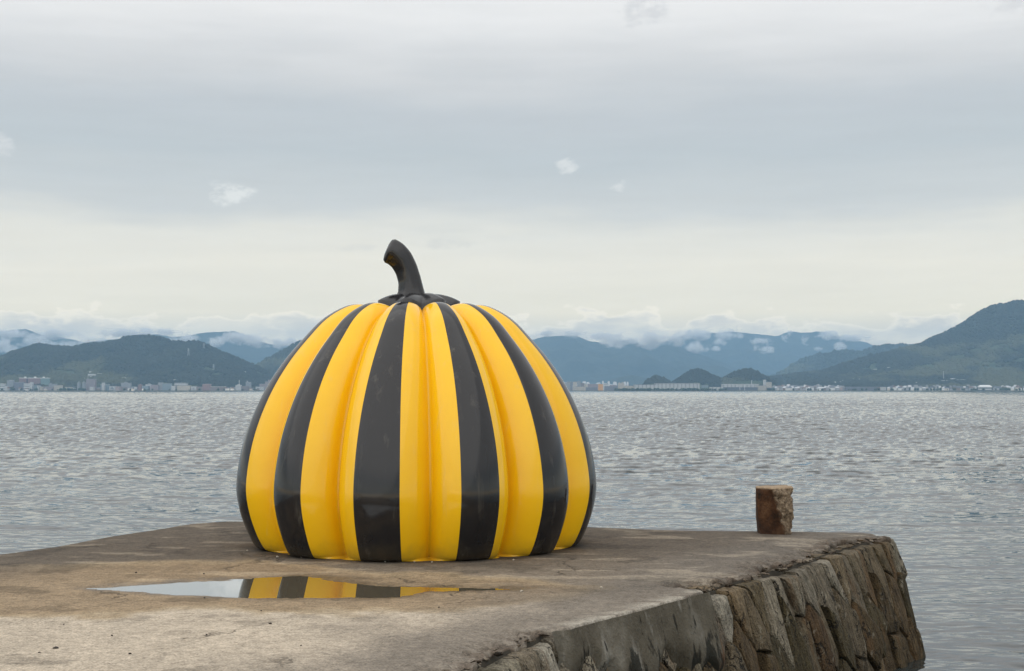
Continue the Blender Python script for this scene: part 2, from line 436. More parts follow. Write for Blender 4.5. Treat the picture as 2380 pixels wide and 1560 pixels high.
# ------------------------------------------------------------------ SEA
def build_sea():
    dens = np.r_[np.linspace(-1.6, -0.40, 50)[:-1], np.linspace(-0.40, 0.40, 760), np.linspace(0.40, 1.6, 50)[1:]]
    rows = [-6.0, -2.0, 2.0, 5.0, 7.0]
    y = 8.5
    while y < 4990.0:
        rows.append(y); y += min(max(0.022, 1.9e-4 * y * y), 0.022 * y)
    rows.append(5004.0)
    rows = np.array(rows)
    dY = np.gradient(rows)
    X = dens[None, :] * (rows[:, None] + 10.0); Y = np.repeat(rows[:, None], len(dens), 1)
    Z = np.zeros_like(X); SXs = np.zeros_like(X); SYs = np.zeros_like(X)
    rg = np.random.default_rng(5)
    var_all = 0.0; var_res = np.zeros(len(rows))
    dX = 0.00105 * (rows + 10.0)
    gust = 0.35 + 1.25 * (0.55 * fbm(X / 14.0, Y / 34.0, 61, 3) + 0.45 * fbm(X / 60.0, Y / 22.0, 63, 3))          # rougher and calmer patches
    warps = [fbm(X / 2.6, Y / 3.4, 77 + i, 2) for i in range(5)]
    for i in range(60):
        lam = 0.10 * (3.6 / 0.10) ** (rg.random() ** 1.45)
        th = rg.normal(0.10, 0.42)
        kx, ky = math.sin(th), math.cos(th)
        k = 2 * math.pi / lam
        sl = 0.0225 * (lam / 0.6) ** (-0.10)                     # slope contributed by this wave
        a = sl / k
        lamx = lam / max(abs(kx), 0.10)
        fx = sst(1.2, 2.4, lamx / (2.4 * dX))                    # resolved across
        fy = fx * sst(1.0, 1.8, lam / (3.2 * dY * abs(ky)))      # resolved along as well: real height
        var_all += sl * sl; var_res += sl * sl * fx ** 2
        q = k * (kx * X + ky * Y) + rg.random() * 6.283 + warps[i % 5] * (3.0 + 5.0 / max(lam, 0.4))
        sq = np.sin(q); cq = np.cos(q)
        Z += (a * fy)[:, None] * sq * gust
        g = (sl * fx)[:, None] * (cq + 0.45 * np.cos(2 * q)) * gust
        SXs += g * kx; SYs += g * ky
    calm = (0.48 + 0.44 * sst(12, 40, rows)) * (1 - 0.50 * sst(60, 800, rows))
    Z = Z * calm[:, None] + SEA_Z
    Z[-1] = SEA_Z
    me = mesh_np('sea', np.stack([X, Y, Z], -1).reshape(-1, 3), grid_faces(len(rows), len(dens)), True)
    mic = np.sqrt(np.clip(1 - var_res / var_all, 0, 1))
    vattr(me, 'micro', np.repeat((mic * calm)[:, None], len(dens), 1)); vattr(me, 'calm', np.repeat(calm[:, None], len(dens), 1))
    # seen this low, only the faces turned to the land are in view farther out
    fr = sst(14, 70, rows); NY = -SYs * calm[:, None]
    NY = NY * (1 - fr)[:, None] - np.abs(NY) * fr[:, None]
    vattr(me, 'outer', np.repeat(fr[:, None], len(dens), 1))
    at = me.attributes.new('slope', 'FLOAT_VECTOR', 'POINT')
    at.data.foreach_set('vector', np.stack([-SXs * calm[:, None], NY, np.ones_like(SXs)], -1).astype(np.float32).ravel())
    obj('sea', me, M['sea'], kind='structure')
build_sea()

# ------------------------------------------------------------------ LAND, HILLS, MOUNTAINS
SHORE = 5000.0
def build_land():
    xs = np.linspace(-13000, 13000, 60)
    v = []; ys = [SHORE, SHORE + 3, 7000, 12000, 18000]
    zs = [SEA_Z - 1.0, 1.6, 3.0, 6.0, 10.0]
    for yy, zz in zip(ys, zs):
        for x in xs: v.append((x, yy + (25 * math.sin(x * 0.004) if yy < 5100 else 0), zz))
    obj('land', mesh_np('land', np.array(v), grid_faces(len(ys), len(xs))), M['land'], kind='structure')
build_land()

ICO = None
def ico_base():
    bm = bmesh.new(); bmesh.ops.create_icosphere(bm, subdivisions=1, radius=1.0)
    v = np.array([tuple(x.co) for x in bm.verts]); f = np.array([[q.index for q in x.verts] for x in bm.faces]); bm.free()
    return v, f
ICO = ico_base()

class Hill:
    def __init__(s, prof, Yr, front, back, seed, base=1.5, spur=0.22, steep=1.15, rough=0.04, crest=0.0):
        s.crest = crest
        s.Yr, s.front, s.back, s.seed, s.base, s.spur, s.steep, s.rough = Yr, front, back, seed, base, spur, steep, rough
        pr = np.array(prof, float)
        s.X = (pr[:, 0] - 1190.0) / F * Yr
        s.Z = CAM_H - (pr[:, 1] - HOR) / F * Yr
    def h(s, X, Y):
        X = np.asarray(X, float); Y = np.asarray(Y, float)
        t = np.where(Y < s.Yr, (Y - (s.Yr - s.front)) / s.front, ((s.Yr + s.back) - Y) / s.back)
        t = np.clip(t, 0, 1)
        lateral = X + (s.front * 0.35) * (fbm(X / (s.front * 0.7), Y / (s.front * 0.7), s.seed, 3) - 0.5) * (1 - t)
        zr = np.interp(lateral, s.X, s.Z)
        if s.crest: zr = zr + s.crest * 2 * (fbm(X / 330.0, Y / 330.0, s.seed + 13, 6, 0.58) - 0.5)
        n = fbm(lateral / (s.front * 0.28), Y / (s.front * 0.9), s.seed + 5, 4) - 0.5
        n2 = fbm(X / (s.front * 0.09), Y / (s.front * 0.12), s.seed + 9, 3) - 0.5
        bell = np.sin(np.pi * t) ** 0.8
        g = t ** s.steep + s.spur * n * bell * 1.6 + s.rough * n2 * bell
        g = np.minimum(g, 0.25 + 0.75 * t ** 0.7)
        g = np.minimum(g, 1.0)
        return s.base + np.maximum(zr - s.base, 0) * np.clip(g, 0, None)
    def mesh(s, name, mat, nx=220, ny=70, smooth=True):
        xs = np.linspace(s.X[0], s.X[-1], nx)
        ys = np.r_[np.linspace(s.Yr - s.front, s.Yr, ny), np.linspace(s.Yr, s.Yr + s.back, ny // 3)[1:]]
        X, Y = np.meshgrid(xs, ys)
        Z = s.h(X, Y)
        Z = np.where(Z <= s.base + 0.3, s.base - 6.0, Z)
        me = mesh_np(name, np.stack([X, Y, Z], -1).reshape(-1, 3), grid_faces(*X.shape), smooth)
        return obj(name, me, mat, kind='structure')
    def at(s, x, y):
        """where the line of sight through (x, y) meets the slope"""
        Y = np.arange(s.Yr - s.front, s.Yr + 1, s.front / 400.0)
        X = (x - 1190.0) / F * Y; Z = CAM_H - (y - HOR) / F * Y
        hit = np.nonzero(s.h(X, Y) >= Z)[0]
        return P(x, y, Y[hit[0]]) if len(hit) else P(x, y, s.Yr)
    def forest(s, label, step, r0, r1, seed, keep=0.93, xr=None):
        rg = np.random.default_rng(seed)
        x0, x1 = xr if xr else (s.X[0], s.X[-1])
        xs = np.arange(x0, x1, step); ys = np.arange(s.Yr - s.front, s.Yr + s.back * 0.12, step)
        X, Y = np.meshgrid(xs, ys); X = X.ravel() + rg.uniform(-.5, .5, X.size) * step; Y = Y.ravel() + rg.uniform(-.5, .5, Y.size) * step
        Z = s.h(X, Y)
        dens = fbm(X / 90.0, Y / 140.0, seed + 3, 3)
        ok = (Z > s.base + 1.5) & (rg.random(X.size) < keep) & ~((dens < 0.30) & (Z < s.base + 0.45 * s.Z.max()))
        X, Y, Z, dens = X[ok], Y[ok], Z[ok], dens[ok]
        n = len(X); bv, bf = ICO
        r = rg.uniform(r0, r1, n) * np.where(rg.random(n) < 0.06, 1.35, 1.0)
        sc = np.stack([r * rg.uniform(.85, 1.2, n), r * rg.uniform(.85, 1.2, n), r * rg.uniform(.75, 1.15, n)], 1)
        jit = 1 + rg.uniform(-.28, .28, (n, len(bv), 1))
        V = bv[None] * jit * sc[:, None, :]
        V[:, :, 0] += X[:, None]; V[:, :, 1] += Y[:, None]; V[:, :, 2] += (Z + r * 0.15)[:, None]
        Fc = (bf[None] + (np.arange(n) * len(bv))[:, None, None]).reshape(-1, 3)
        me = mesh_np('forest', V.reshape(-1, 3), Fc, False)
        tone = 0.6 * fbm(X / 70.0, Y / 160.0, seed + 1, 4) + 0.4 * rg.random(n)
        patch = sst(0.56, 0.70, fbm(X / 210.0, Y / 400.0, seed + 21, 3)) * (Z < 0.55 * s.Z.max())
        ca = np.array([0.014, 0.019, 0.012]); cb = np.array([0.044, 0.048, 0.026]); cc = np.array([0.13, 0.13, 0.06])
        c = ca[None] * (1 - tone[:, None]) + cb[None] * tone[:, None]
        c = c * (1 - 0.5 * patch[:, None]) + cc[None] * 0.5 * patch[:, None]
        cattr(me, 'tint', np.repeat(c, len(bv), 0))
        obj('forest', me, M['forest'], label=label, cat='forest', kind='stuff')

left_hill = Hill([(-420, 905), (-260, 895), (-100, 878), (-40, 860), (0, 845), (29, 830), (72, 808), (93, 801), (115, 805), (173, 809), (205, 801),
                  (240, 798), (280, 790), (307, 782), (352, 781), (373, 785), (400, 794), (432, 797), (448, 794), (472, 798),
                  (499, 813), (533, 826), (568, 841), (600, 853), (621, 866), (650, 885), (690, 906)], 6200, 1120, 700, 21)
left_hill.mesh('hill', M['hillsoil'])
left_hill.forest('dark wooded hill behind the shore town left of the pumpkin', 11.0, 6.0, 9.5, 31)
mid_hill = Hill([(520, 905), (575, 868), (600, 850), (640, 827), (694, 797), (735, 783), (790, 790), (880, 830), (990, 875), (1090, 906)], 7200, 1100, 700, 41)
mid_hill.mesh('hill', M['hillsoil'])
mid_hill.forest('wooded slope rising from the pumpkin\'s left edge', 15.0, 9.0, 13.0, 51, xr=((500 - 1190) / F * 7200, (900 - 1190) / F * 7200))
right_hill = Hill([(1700, 900), (1745, 890), (1785, 879), (1860, 869), (1910, 864), (1972, 843), (2000, 834), (2035, 827), (2092, 812), (2130, 804),
                   (2155, 792), (2175, 783), (2200, 774), (2227, 759), (2252, 743), (2275, 727), (2305, 712), (2330, 709), (2362, 700),
                   (2380, 703), (2450, 692), (2550, 700), (2700, 760), (2900, 850), (3000, 905)], 6900, 1800, 900, 61, spur=0.20)
right_hill.mesh('hill', M['hillsoil'], 240, 90)
right_hill.forest('tall wooded hill filling the right edge above the shore town', 13.0, 7.0, 11.0, 71, xr=((1690 - 1190) / F * 6900, (2520 - 1190) / F * 6900))
ridge_hill = Hill([(1740, 900), (1785, 877), (1822, 864), (1865, 837), (1905, 825), (1967, 815), (2005, 820), (2035, 808), (2065, 804), (2097, 803),
                   (2125, 805), (2200, 815), (2300, 850), (2400, 900)], 9500, 1100, 900, 81)
ridge_hill.mesh('hill', M['hillsoil'])
ridge_hill.forest('hazier wooded ridge just behind the right hill', 24.0, 13.0, 19.0, 91, xr=((1740 - 1190) / F * 9500, (2180 - 1190) / F * 9500))
for prof, Yr, lab, sd_ in (
        ([(1490, 905), (1497, 892), (1510, 880.5), (1525, 874), (1542, 880), (1557, 889), (1566, 904)], 5700, 'smallest round wooded knoll behind the long pale warehouse', 101),
        ([(1550, 905), (1565, 888), (1587, 874), (1605, 862), (1620, 858), (1637, 863), (1660, 875), (1675, 880), (1700, 903)], 5800, 'peaked wooded knoll, middle of the three behind the warehouses', 111),
        ([(1655, 903), (1680, 880), (1705, 865.5), (1730, 860), (1745, 858.5), (1762, 866), (1785, 880), (1795, 887), (1815, 904)], 5750, 'broad wooded knoll behind the cream harbour tower', 121)):
    k = Hill(prof, Yr, 260, 220, sd_, spur=0.15)
    k.mesh('hill', M['hillsoil'], 80, 30)
    k.forest(lab, 8.0, 4.5, 7.5, sd_ + 3, keep=0.97)
Hill([(1395, 903), (1420, 881), (1470, 872), (1510, 880), (1560, 903)], 9500, 700, 600, 131).mesh('hill', M['mountain'], 80, 30)
Hill([(-200, 905), (-120, 850), (-40, 822), (0, 822), (30, 831), (70, 850), (140, 905)], 9800, 1400, 900, 141).mesh('hill', M['mountain'], 100, 40)
for prof, Yr, sd_ in (
        ([(-400, 800), (-200, 770), (-60, 776), (0, 772), (58, 767), (96, 782), (150, 788), (200, 795), (260, 786), (330, 778), (400, 784),
          (462, 772), (540, 769), (590, 786), (650, 800), (720, 806), (820, 790), (920, 776), (1010, 772), (1100, 790), (1180, 800)], 13200, 151),
        ([(1080, 815), (1150, 800), (1242, 792), (1275, 785.5), (1315, 781), (1337, 783), (1370, 796), (1417, 799), (1467, 785), (1517, 809), (1545, 798),
          (1580, 806), (1605, 817), (1650, 832), (1720, 860), (1780, 890)], 12800, 161),
        ([(1400, 850), (1480, 810), (1560, 786), (1587, 781), (1637, 773), (1700, 769.5), (1742, 775), (1805, 781), (1835, 773), (1865, 772), (1922, 773), (1965, 781),
          (2005, 791), (2035, 803), (2090, 820), (2200, 830), (2320, 815), (2500, 800), (2700, 830)], 15500, 171)):
    Hill(prof, Yr, 2600, 1800, sd_, base=6.0, spur=0.36, rough=0.24, crest=34.0).mesh('mountain', M['mountain'], 420, 120)

# ------------------------------------------------------------------ PIER
pier = empty('pier', (0, 0, 0), 'old stone pier with weathered concrete deck and battered rubble wall', 'pier')
g2 = lambda x, y: (G(x, y).x, G(x, y).y)
RIGHT = [(-1.45, 2.8), (-0.75, 4.2)] + [g2(*p) for p in ((1010, 1600), (1095, 1556), (1300, 1466), (1470, 1420), (1640, 1374), (1750, 1342), (1880, 1304), (1985, 1268))] + [(2.80, 10.50)]
LEFT = [(-6.2, 2.8), (-5.0, 5.5), (-4.0, 7.8)] + [g2(*p) for p in ((0, 1290), (115, 1273), (221, 1254), (320, 1238), (453, 1218), (520, 1213))]
FAR = [LEFT[-1], (-1.6, 11.62), (0.0, 11.35), g2(1587, 1233.5), g2(1785, 1235), g2(1960, 1237), (2.62, 10.72), (2.80, 10.50)]

PUD = [(205, 1366.5), (300, 1361), (420, 1353), (565, 1345.5), (640, 1339.5), (700, 1338), (745, 1343), (800, 1351), (880, 1360), (960, 1363.5), (1090, 1365), (1215, 1367.5),
       (1190, 1370), (1080, 1371), (1000, 1373), (955, 1381), (920, 1387), (800, 1389), (640, 1388.5), (540, 1387), (430, 1382), (340, 1376), (260, 1370)]
PUDW = np.array([g2(*p) for p in PUD])
def poly_sd(px, py, poly):
    """signed distance, negative inside"""
    d2 = np.full(px.shape, 1e9); ins = np.zeros(px.shape, bool)
    n = len(poly)
    for i in range(n):
        ax, ay = poly[i]; bx, by = poly[(i + 1) % n]
        ex, ey = bx - ax, by - ay
        tt = np.clip(((px - ax) * ex + (py - ay) * ey) / (ex * ex + ey * ey), 0, 1)
        d2 = np.minimum(d2, (px - ax - tt * ex) ** 2 + (py - ay - tt * ey) ** 2)
        c = ((ay > py) != (by > py)) & (px < (bx - ax) * (py - ay) / (by - ay + 1e-12) + ax)
        ins ^= c
    return np.where(ins, -1, 1) * np.sqrt(d2)

PUD_Z = -0.004
def build_deck():
    nr, nc = 420, 330
    L, _ = interp_poly(LEFT, nr); Rr, _ = interp_poly(RIGHT, nr)
    Fp, _ = interp_poly(FAR, nc)
    s = np.linspace(0, 1, nc)
    rw = np.linspace(0, 1, nr)
    A = L[:, None, :] * (1 - s)[None, :, None] + Rr[:, None, :] * s[None, :, None]
    last = L[-1][None] * (1 - s)[:, None] + Rr[-1][None] * s[:, None]
    A = A + (rw[:, None, None] ** 4) * (Fp - last)[None]          # bend the last rows onto the far edge
    X, Y = A[..., 0], A[..., 1]
    # right edge: crumbled back from the wall face outside the rendered stretch
    along = Y[:, -1]
    rend = sst(6.25, 6.4, along) * (1 - sst(7.55, 7.75, along))
    chip = (0.035 + 0.20 * np.clip(fbm(along * 2.2, along * 0 + 3.3, 5, 4) - 0.36, 0, 1) * 2.2 + 0.03 * vn(along * 14, along * 0, 8)) * (1 - rend)
    chip *= 1 - 0.6 * (1 - sst(6.2, 6.4, along))
    chip += 0.012 * fbm(along * 20, along * 0, 9, 3)
    chip *= 1 - sst(10.25, 10.5, along)
    wgt = np.clip((s - 0.80) / 0.20, 0, 1)
    nx, ny = 0.84, -0.54
    X = X - (chip[:, None] * wgt[None]) * nx; Y = Y - (chip[:, None] * wgt[None]) * ny
    # left edge and far edge waver a little
    wl = np.clip((0.08 - s) / 0.08, 0, 1)
    X = X + wl[None] * (0.06 * (fbm(Y[:, :1] * 3, 0 * Y[:, :1], 12, 4) - 0.5))
    Z = 0.010 * (fbm(X * 0.9, Y * 0.9, 3, 4) - 0.5) + 0.004 * (fbm(X * 5, Y * 5, 4, 3) - 0.5)
    sd = poly_sd(X, Y, PUDW) + 0.07 * (fbm(X * 5, Y * 8, 41, 4, 0.6) - 0.5) + 0.05 * (fbm(X * 22, Y * 28, 45, 2) - 0.5)
    far = sst(-0.02, 0.30, sd)
    Z = Z * far + (PUD_Z - 0.022 * sst(0.0, 0.25, -sd)) * (1 - sst(0.0, 0.04, sd)) + PUD_Z * (1 - far) * sst(0.0, 0.04, sd) + 0.006 * sst(0, 0.10, sd) * (1 - far)
    # crumbled margin along the wall
    edge = np.clip((s - 0.955) / 0.045, 0, 1)[None] * (1 - rend)[:, None]
    Z = Z - edge * 0.045 * np.clip(fbm(X * 9, Y * 9, 14, 4) - 0.30, 0, 1) * 2.4
    Z = Z + 0.014 * edge * (vn(X * 45, Y * 45, 15) - 0.5)
    dr = np.abs((1 - s))[None] * np.linalg.norm(Rr - L, axis=1)[:, None]
    dl = s[None] * np.linalg.norm(Rr - L, axis=1)[:, None]
    # stain colours, plus the painted contact shade
    n1 = fbm(X * 0.8, Y * 0.55, 22, 5); n2 = fbm(X * 2.6, Y * 2.0, 23, 5); n3 = fbm(X * 9, Y * 7, 24, 4)
    pale = np.array([0.425, 0.36, 0.28]); tan = np.array([0.245, 0.178, 0.108]); dark = np.array([0.102, 0.082, 0.062])
    grey = np.array([0.150, 0.130, 0.108]); mid = np.array([0.185, 0.152, 0.115])
    pd = np.maximum(sd, 0)
    tw = poly_sd(X, Y, np.array([g2(*p) for p in ((-400, 1335), (60, 1316), (330, 1300), (620, 1306), (800, 1322), (1000, 1333), (1230, 1346), (1420, 1362), (1390, 1376),
                 (1290, 1394), (1200, 1408), (1060, 1424), (800, 1428), (500, 1420), (200, 1430), (-400, 1440))]))
    tw = tw + 0.45 * (n2 - 0.5) + 0.16 * (n3 - 0.5)
    wt = 1 - sst(-0.16, 0.07, tw)
    lipy = np.exp(-((tw + 0.06) / 0.09) ** 2)                       # yellowish tide line
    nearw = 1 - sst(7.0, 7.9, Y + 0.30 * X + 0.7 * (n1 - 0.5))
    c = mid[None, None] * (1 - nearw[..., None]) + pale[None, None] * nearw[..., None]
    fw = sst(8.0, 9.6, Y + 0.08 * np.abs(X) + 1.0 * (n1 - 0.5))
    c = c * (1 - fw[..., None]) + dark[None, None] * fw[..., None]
    c = c * (1 - 0.92 * wt[..., None]) + tan[None, None] * 0.92 * wt[..., None]
    c = c * (1 - 0.45 * lipy[..., None]) + np.array([0.36, 0.275, 0.165]) * 0.45 * lipy[..., None]
    rw_ = (1 - sst(0.30, 1.25, dr + 0.7 * (n2 - 0.5))) * 0.80
    c = c * (1 - rw_[..., None]) + grey[None, None] * rw_[..., None] * 0.9
    lw = (1 - sst(0.2, 1.3, dl + 0.9 * (n1 - 0.5))) * 0.75
    c = c * (1 - lw[..., None]) + dark[None, None] * lw[..., None]
    # pale worn streaks, small dark blotches
    st = sst(0.60, 0.70, fbm(X * 2.0, Y * 6.0, 26, 5, 0.6)) * sst(7.0, 8.5, Y)
    c = c + st[..., None] * np.array([0.10, 0.085, 0.062])
    bl = sst(0.64, 0.70, fbm(X * 2.6, Y * 3.0, 28, 5, 0.6))
    c = c * (1 - 0.28 * bl[..., None])
    n4 = vn(X * 60, Y * 30, 33)
    c = c * (0.80 + 0.28 * n3 + 0.12 * n4)[..., None]
    rim = sst(0.965, 1.0, s)[None] * rend[:, None]
    rim = rim * sst(0.30, 0.62, fbm(X * 14, Y * 14, 35, 3))
    c = c * (1 - rim[..., None]) + np.array([0.33, 0.30, 0.25]) * rim[..., None]
    brk = edge * sst(0.42, 0.6, fbm(X * 16, Y * 16, 29, 3))
    c = c * (1 - 0.7 * brk[..., None]) + np.array([0.075, 0.052, 0.036]) * 0.7 * brk[..., None]
    wet = np.clip((1 - sst(0.0, 0.17, sd + 0.12 * (n3 - 0.5))), 0, 1)
    c = c * (1 - 0.42 * wet[..., None])
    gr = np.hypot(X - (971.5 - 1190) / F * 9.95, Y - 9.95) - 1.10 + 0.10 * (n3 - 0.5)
    contact_shade = (1 - sst(0.0, 0.13, gr)) * 0.45                          # contact shade round the sculpture's foot, painted into the deck colour
    c = c * (1 - contact_shade[..., None])
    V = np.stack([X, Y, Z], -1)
    # slab edge: a rough skirt down all round
    def loop():
        a = [(0, j) for j in range(nc)] + [(i, nc - 1) for i in range(1, nr)] + [(nr - 1, j) for j in range(nc - 2, -1, -1)] + [(i, 0) for i in range(nr - 2, 0, -1)]
        return a
    lp = loop(); idx = np.array([i * nc + j for i, j in lp])
    base = V.reshape(-1, 3)[idx]; colb = c.reshape(-1, 3)[idx]
    tang = np.roll(base, -1, 0) - np.roll(base, 1, 0)
    out = np.stack([tang[:, 1], -tang[:, 0]], 1); out /= np.linalg.norm(out, axis=1)[:, None] + 1e-9
    rings = [V.reshape(-1, 3)]; cols = [c.reshape(-1, 3)]; wets = [wet.ravel()]
    faces = [grid_faces(nr, nc)]
    prev = idx; start = nr * nc
    for k, (oo, zz) in enumerate(((0.006, -0.014), (0.002, -0.035), (-0.012, -0.075), (-0.03, -0.16))):
        b2 = base.copy(); jj = vn(base[:, 0] * 60, base[:, 1] * 60, 50 + k)
        b2[:, :2] += out * (oo + 0.018 * (jj - 0.5))[:, None]; b2[:, 2] += zz
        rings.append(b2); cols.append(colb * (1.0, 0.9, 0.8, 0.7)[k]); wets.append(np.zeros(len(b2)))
        cur = np.arange(start, start + len(b2)); start += len(b2)
        faces.append(np.stack([prev, cur, np.roll(cur, -1), np.roll(prev, -1)], -1)); prev = cur
    me = mesh_np('deck', np.concatenate(rings), np.concatenate(faces), True)
    cattr(me, 'stain_and_shade', np.concatenate(cols)); vattr(me, 'wet', np.concatenate(wets))
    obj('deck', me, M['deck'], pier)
build_deck()

def build_puddle():
    c = PUDW.mean(0)
    out = []
    pts, _ = interp_poly(list(PUDW) + [PUDW[0]], 90)
    pts = pts[:-1]
    t = np.roll(pts, -1, 0) - np.roll(pts, 1, 0)
    n = np.stack([t[:, 1], -t[:, 0]], 1); n /= np.linalg.norm(n, axis=1)[:, None]
    area = np.sum(pts[:, 0] * np.roll(pts[:, 1], -1) - np.roll(pts[:, 0], -1) * pts[:, 1])
    if area < 0: n = -n
    pts = pts + n * 0.05
    v = [(x, y, PUD_Z) for x, y in pts]
    me = bpy.data.meshes.new('puddle'); me.from_pydata(v, [], [list(range(len(v)))]); me.update()
    if me.polygons[0].normal.z < 0: me.flip_normals()
    obj('puddle', me, M['puddle'], kind='structure')
build_puddle()

# wall surface: path along the right edge, round the corner, a little way along the far end
corner = [(2.80, 10.50), (2.845, 10.60), (2.80, 10.70), (2.62, 10.80), (1.9, 10.98), (1.2, 11.06)]
PATH, PS = interp_poly(RIGHT[1:] + corner[1:], 400)
def path_at(u):
    x = np.interp(u, PS, PATH[:, 0]); y = np.interp(u, PS, PATH[:, 1])
    e = 0.10
    dx = np.interp(u + e, PS, PATH[:, 0]) - np.interp(u - e, PS, PATH[:, 0])
    dy = np.interp(u + e, PS, PATH[:, 1]) - np.interp(u - e, PS, PATH[:, 1])
    L = math.hypot(dx, dy) + 1e-9
    return x, y, dy / L, -dx / L
LEAN = 0.30
U_CORNER = float(PS[np.argmin(np.hypot(PATH[:, 0] - 2.80, PATH[:, 1] - 10.50))])
def wall_pt(u, v, off=0.0):
    """u metres along the wall, v metres down; off metres outwards"""
    uu = u + LEAN * v * (1 if u < U_CORNER - 0.3 else max(0.0, (U_CORNER - u) / 0.3))
    uu = min(uu, U_CORNER + 0.02) if u < U_CORNER else uu
    x, y, nx, ny = path_at(uu)
    b = 0.22 * v + off + 0.02 * math.sin(math.pi * min(v, 1.0))
    return Vector((x + nx * b, y + ny * b, -v))

def u_of_Y(yy):
    i = np.argmin(np.abs(PATH[:int(len(PATH) * U_CORNER / PS[-1]), 1] - yy)); return float(PS[i])

def build_wall():
    us = np.linspace(0, PS[-1], 160); vs_ = np.linspace(0.02, 1.25, 16)
    V = np.array([[tuple(wall_pt(u, v, -0.075)) for u in us] for v in vs_]).reshape(-1, 3)
    obj('wall_core', mesh_np('wall_core', V, grid_faces(len(vs_), len(us)), True), M['core'], pier)
    rg = random.Random(17)
    # Voronoi of stretched seeds -> long leaning slabs
    seeds = []
    rows = [(0.16, 0.19), (0.50, 0.20), (0.86, 0.21), (1.22, 0.24)]
    for ri, (v0, du) in enumerate(rows):
        u = -0.1 + rg.random() * 0.2
        while u < PS[-1] + 0.1:
            seeds.append((u, v0 + rg.uniform(-0.10, 0.10))); u += du * rg.choice((0.62, 0.8, 1.0, 1.15, 1.5))
    SX, SY = 1.0, 0.50
    def clip(poly, mx, my, nx, ny):
        out = []
        for i in range(len(poly)):
            a = poly[i]; b = poly[(i + 1) % len(poly)]
            da = (a[0] - mx) * nx + (a[1] - my) * ny; db = (b[0] - mx) * nx + (b[1] - my) * ny
            if da <= 0: out.append(a)
            if (da < 0) != (db < 0):
                k = da / (da - db); out.append((a[0] + (b[0] - a[0]) * k, a[1] + (b[1] - a[1]) * k))
        return out
    sw = [(u * SX, v * SY) for u, v in seeds]
    for i, (su, sv) in enumerate(sw):
        vt = rg.uniform(0.018, 0.042) * SY
        poly = [(su - .5, vt), (su + .5, vt), (su + .5, 1.3 * SY), (su - .5, 1.3 * SY)]
        for j, (tu, tv) in enumerate(sw):
            if j == i or abs(tu - su) > 0.9: continue
            poly = clip(poly, (su + tu) / 2, (sv + tv) / 2, tu - su, tv - sv)
            if len(poly) < 3: break
        if len(poly) < 3: continue
        poly = [(a / SX, b / SY) for a, b in poly]
        cu = sum(p[0] for p in poly) / len(poly); cv = sum(p[1] for p in poly) / len(poly)
        if cu < 0.15 or cu > PS[-1] - 0.15: continue
        # resample the outline, roughen it, open the joint
        ring = []
        n = len(poly)
        for k in range(n):
            a = poly[k]; b = poly[(k + 1) % n]
            L = math.hypot(b[0] - a[0], b[1] - a[1]); m = max(1, int(L / 0.075))
            for q in range(m):
                ring.append((a[0] + (b[0] - a[0]) * q / m, a[1] + (b[1] - a[1]) * q / m))
        gap = rg.choice((0.003, 0.004, 0.006, 0.009, 0.014))
        def shr(p, d):
            du, dv = cu - p[0], cv - p[1]; L = math.hypot(du, dv) + 1e-6
            k = min(0.45, d / L); return (p[0] + du * k, p[1] + dv * k)
        seedv = Vector((i * 3.7, i * 1.3, 0))
        ring = [(a + 0.016 * mnoise.noise(Vector((a * 17, b * 17, i))), b + (0.016 * mnoise.noise(Vector((a * 17, b * 17, i + 50))) if b > 0.05 else rg.uniform(0.0, 0.010))) for a, b in ring]
        proud = rg.uniform(-0.022, 0.022) + (0.012 if cv > 0.4 else 0)
        tilt_u = rg.uniform(-0.16, 0.16); tilt_v = rg.uniform(-0.06, 0.06)
        def off(p, d):
            return proud + d + tilt_u * (p[0] - cu) + tilt_v * (p[1] - cv) + 0.016 * mnoise.noise(Vector((p[0] * 9, p[1] * 5, i * 2.1)))
        layers = [[(shr(p, gap), -0.09) for p in ring], [(shr(p, gap), -0.016) for p in ring],
                  [(shr(p, gap + 0.010), 0.0) for p in ring], [(shr(p, gap + 0.045), 0.008) for p in ring]]
        verts = []; faces = []
        for L_ in layers:
            for p, d in L_: verts.append(wall_pt(p[0], p[1], off(p, d) if d > -0.05 else (-0.10 if cv > 0.35 else -0.26)))
        nr = len(ring)
        for L_ in range(3):
            for k in range(nr):
                faces.append((L_ * nr + k, L_ * nr + (k + 1) % nr, (L_ + 1) * nr + (k + 1) % nr, (L_ + 1) * nr + k))
        # two interior points make a soft spine
        ctr = [(cu, cv - 0.06), (cu, cv + 0.06)]
        c0 = len(verts); verts.append(wall_pt(cu, cv, off((cu, cv), 0.012)))
        for k in range(nr): faces.append((3 * nr + k, 3 * nr + (k + 1) % nr, c0))
        o0 = wall_pt(cu, cv)
        me = bpy.data.meshes.new('wall_stone'); me.from_pydata([tuple(p - o0) for p in verts], [], faces); me.update()
        bm = bmesh.new(); bm.from_mesh(me); bmesh.ops.recalc_face_normals(bm, faces=bm.faces); bm.to_mesh(me); bm.free()
        # outward check
        x, y, nx, ny = path_at(min(cu + LEAN * cv, PS[-1]))
        o = obj('wall_stone', me, M['stone'], pier); o.location = o0
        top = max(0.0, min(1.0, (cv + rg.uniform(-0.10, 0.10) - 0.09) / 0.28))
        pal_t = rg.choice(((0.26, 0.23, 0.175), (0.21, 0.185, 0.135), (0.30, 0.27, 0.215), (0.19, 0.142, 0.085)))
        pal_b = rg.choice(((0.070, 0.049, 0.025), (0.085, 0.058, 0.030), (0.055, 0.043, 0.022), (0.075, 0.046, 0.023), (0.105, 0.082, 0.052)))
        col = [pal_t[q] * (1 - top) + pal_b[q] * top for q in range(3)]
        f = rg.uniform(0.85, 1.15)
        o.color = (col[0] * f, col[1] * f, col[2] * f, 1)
build_wall()

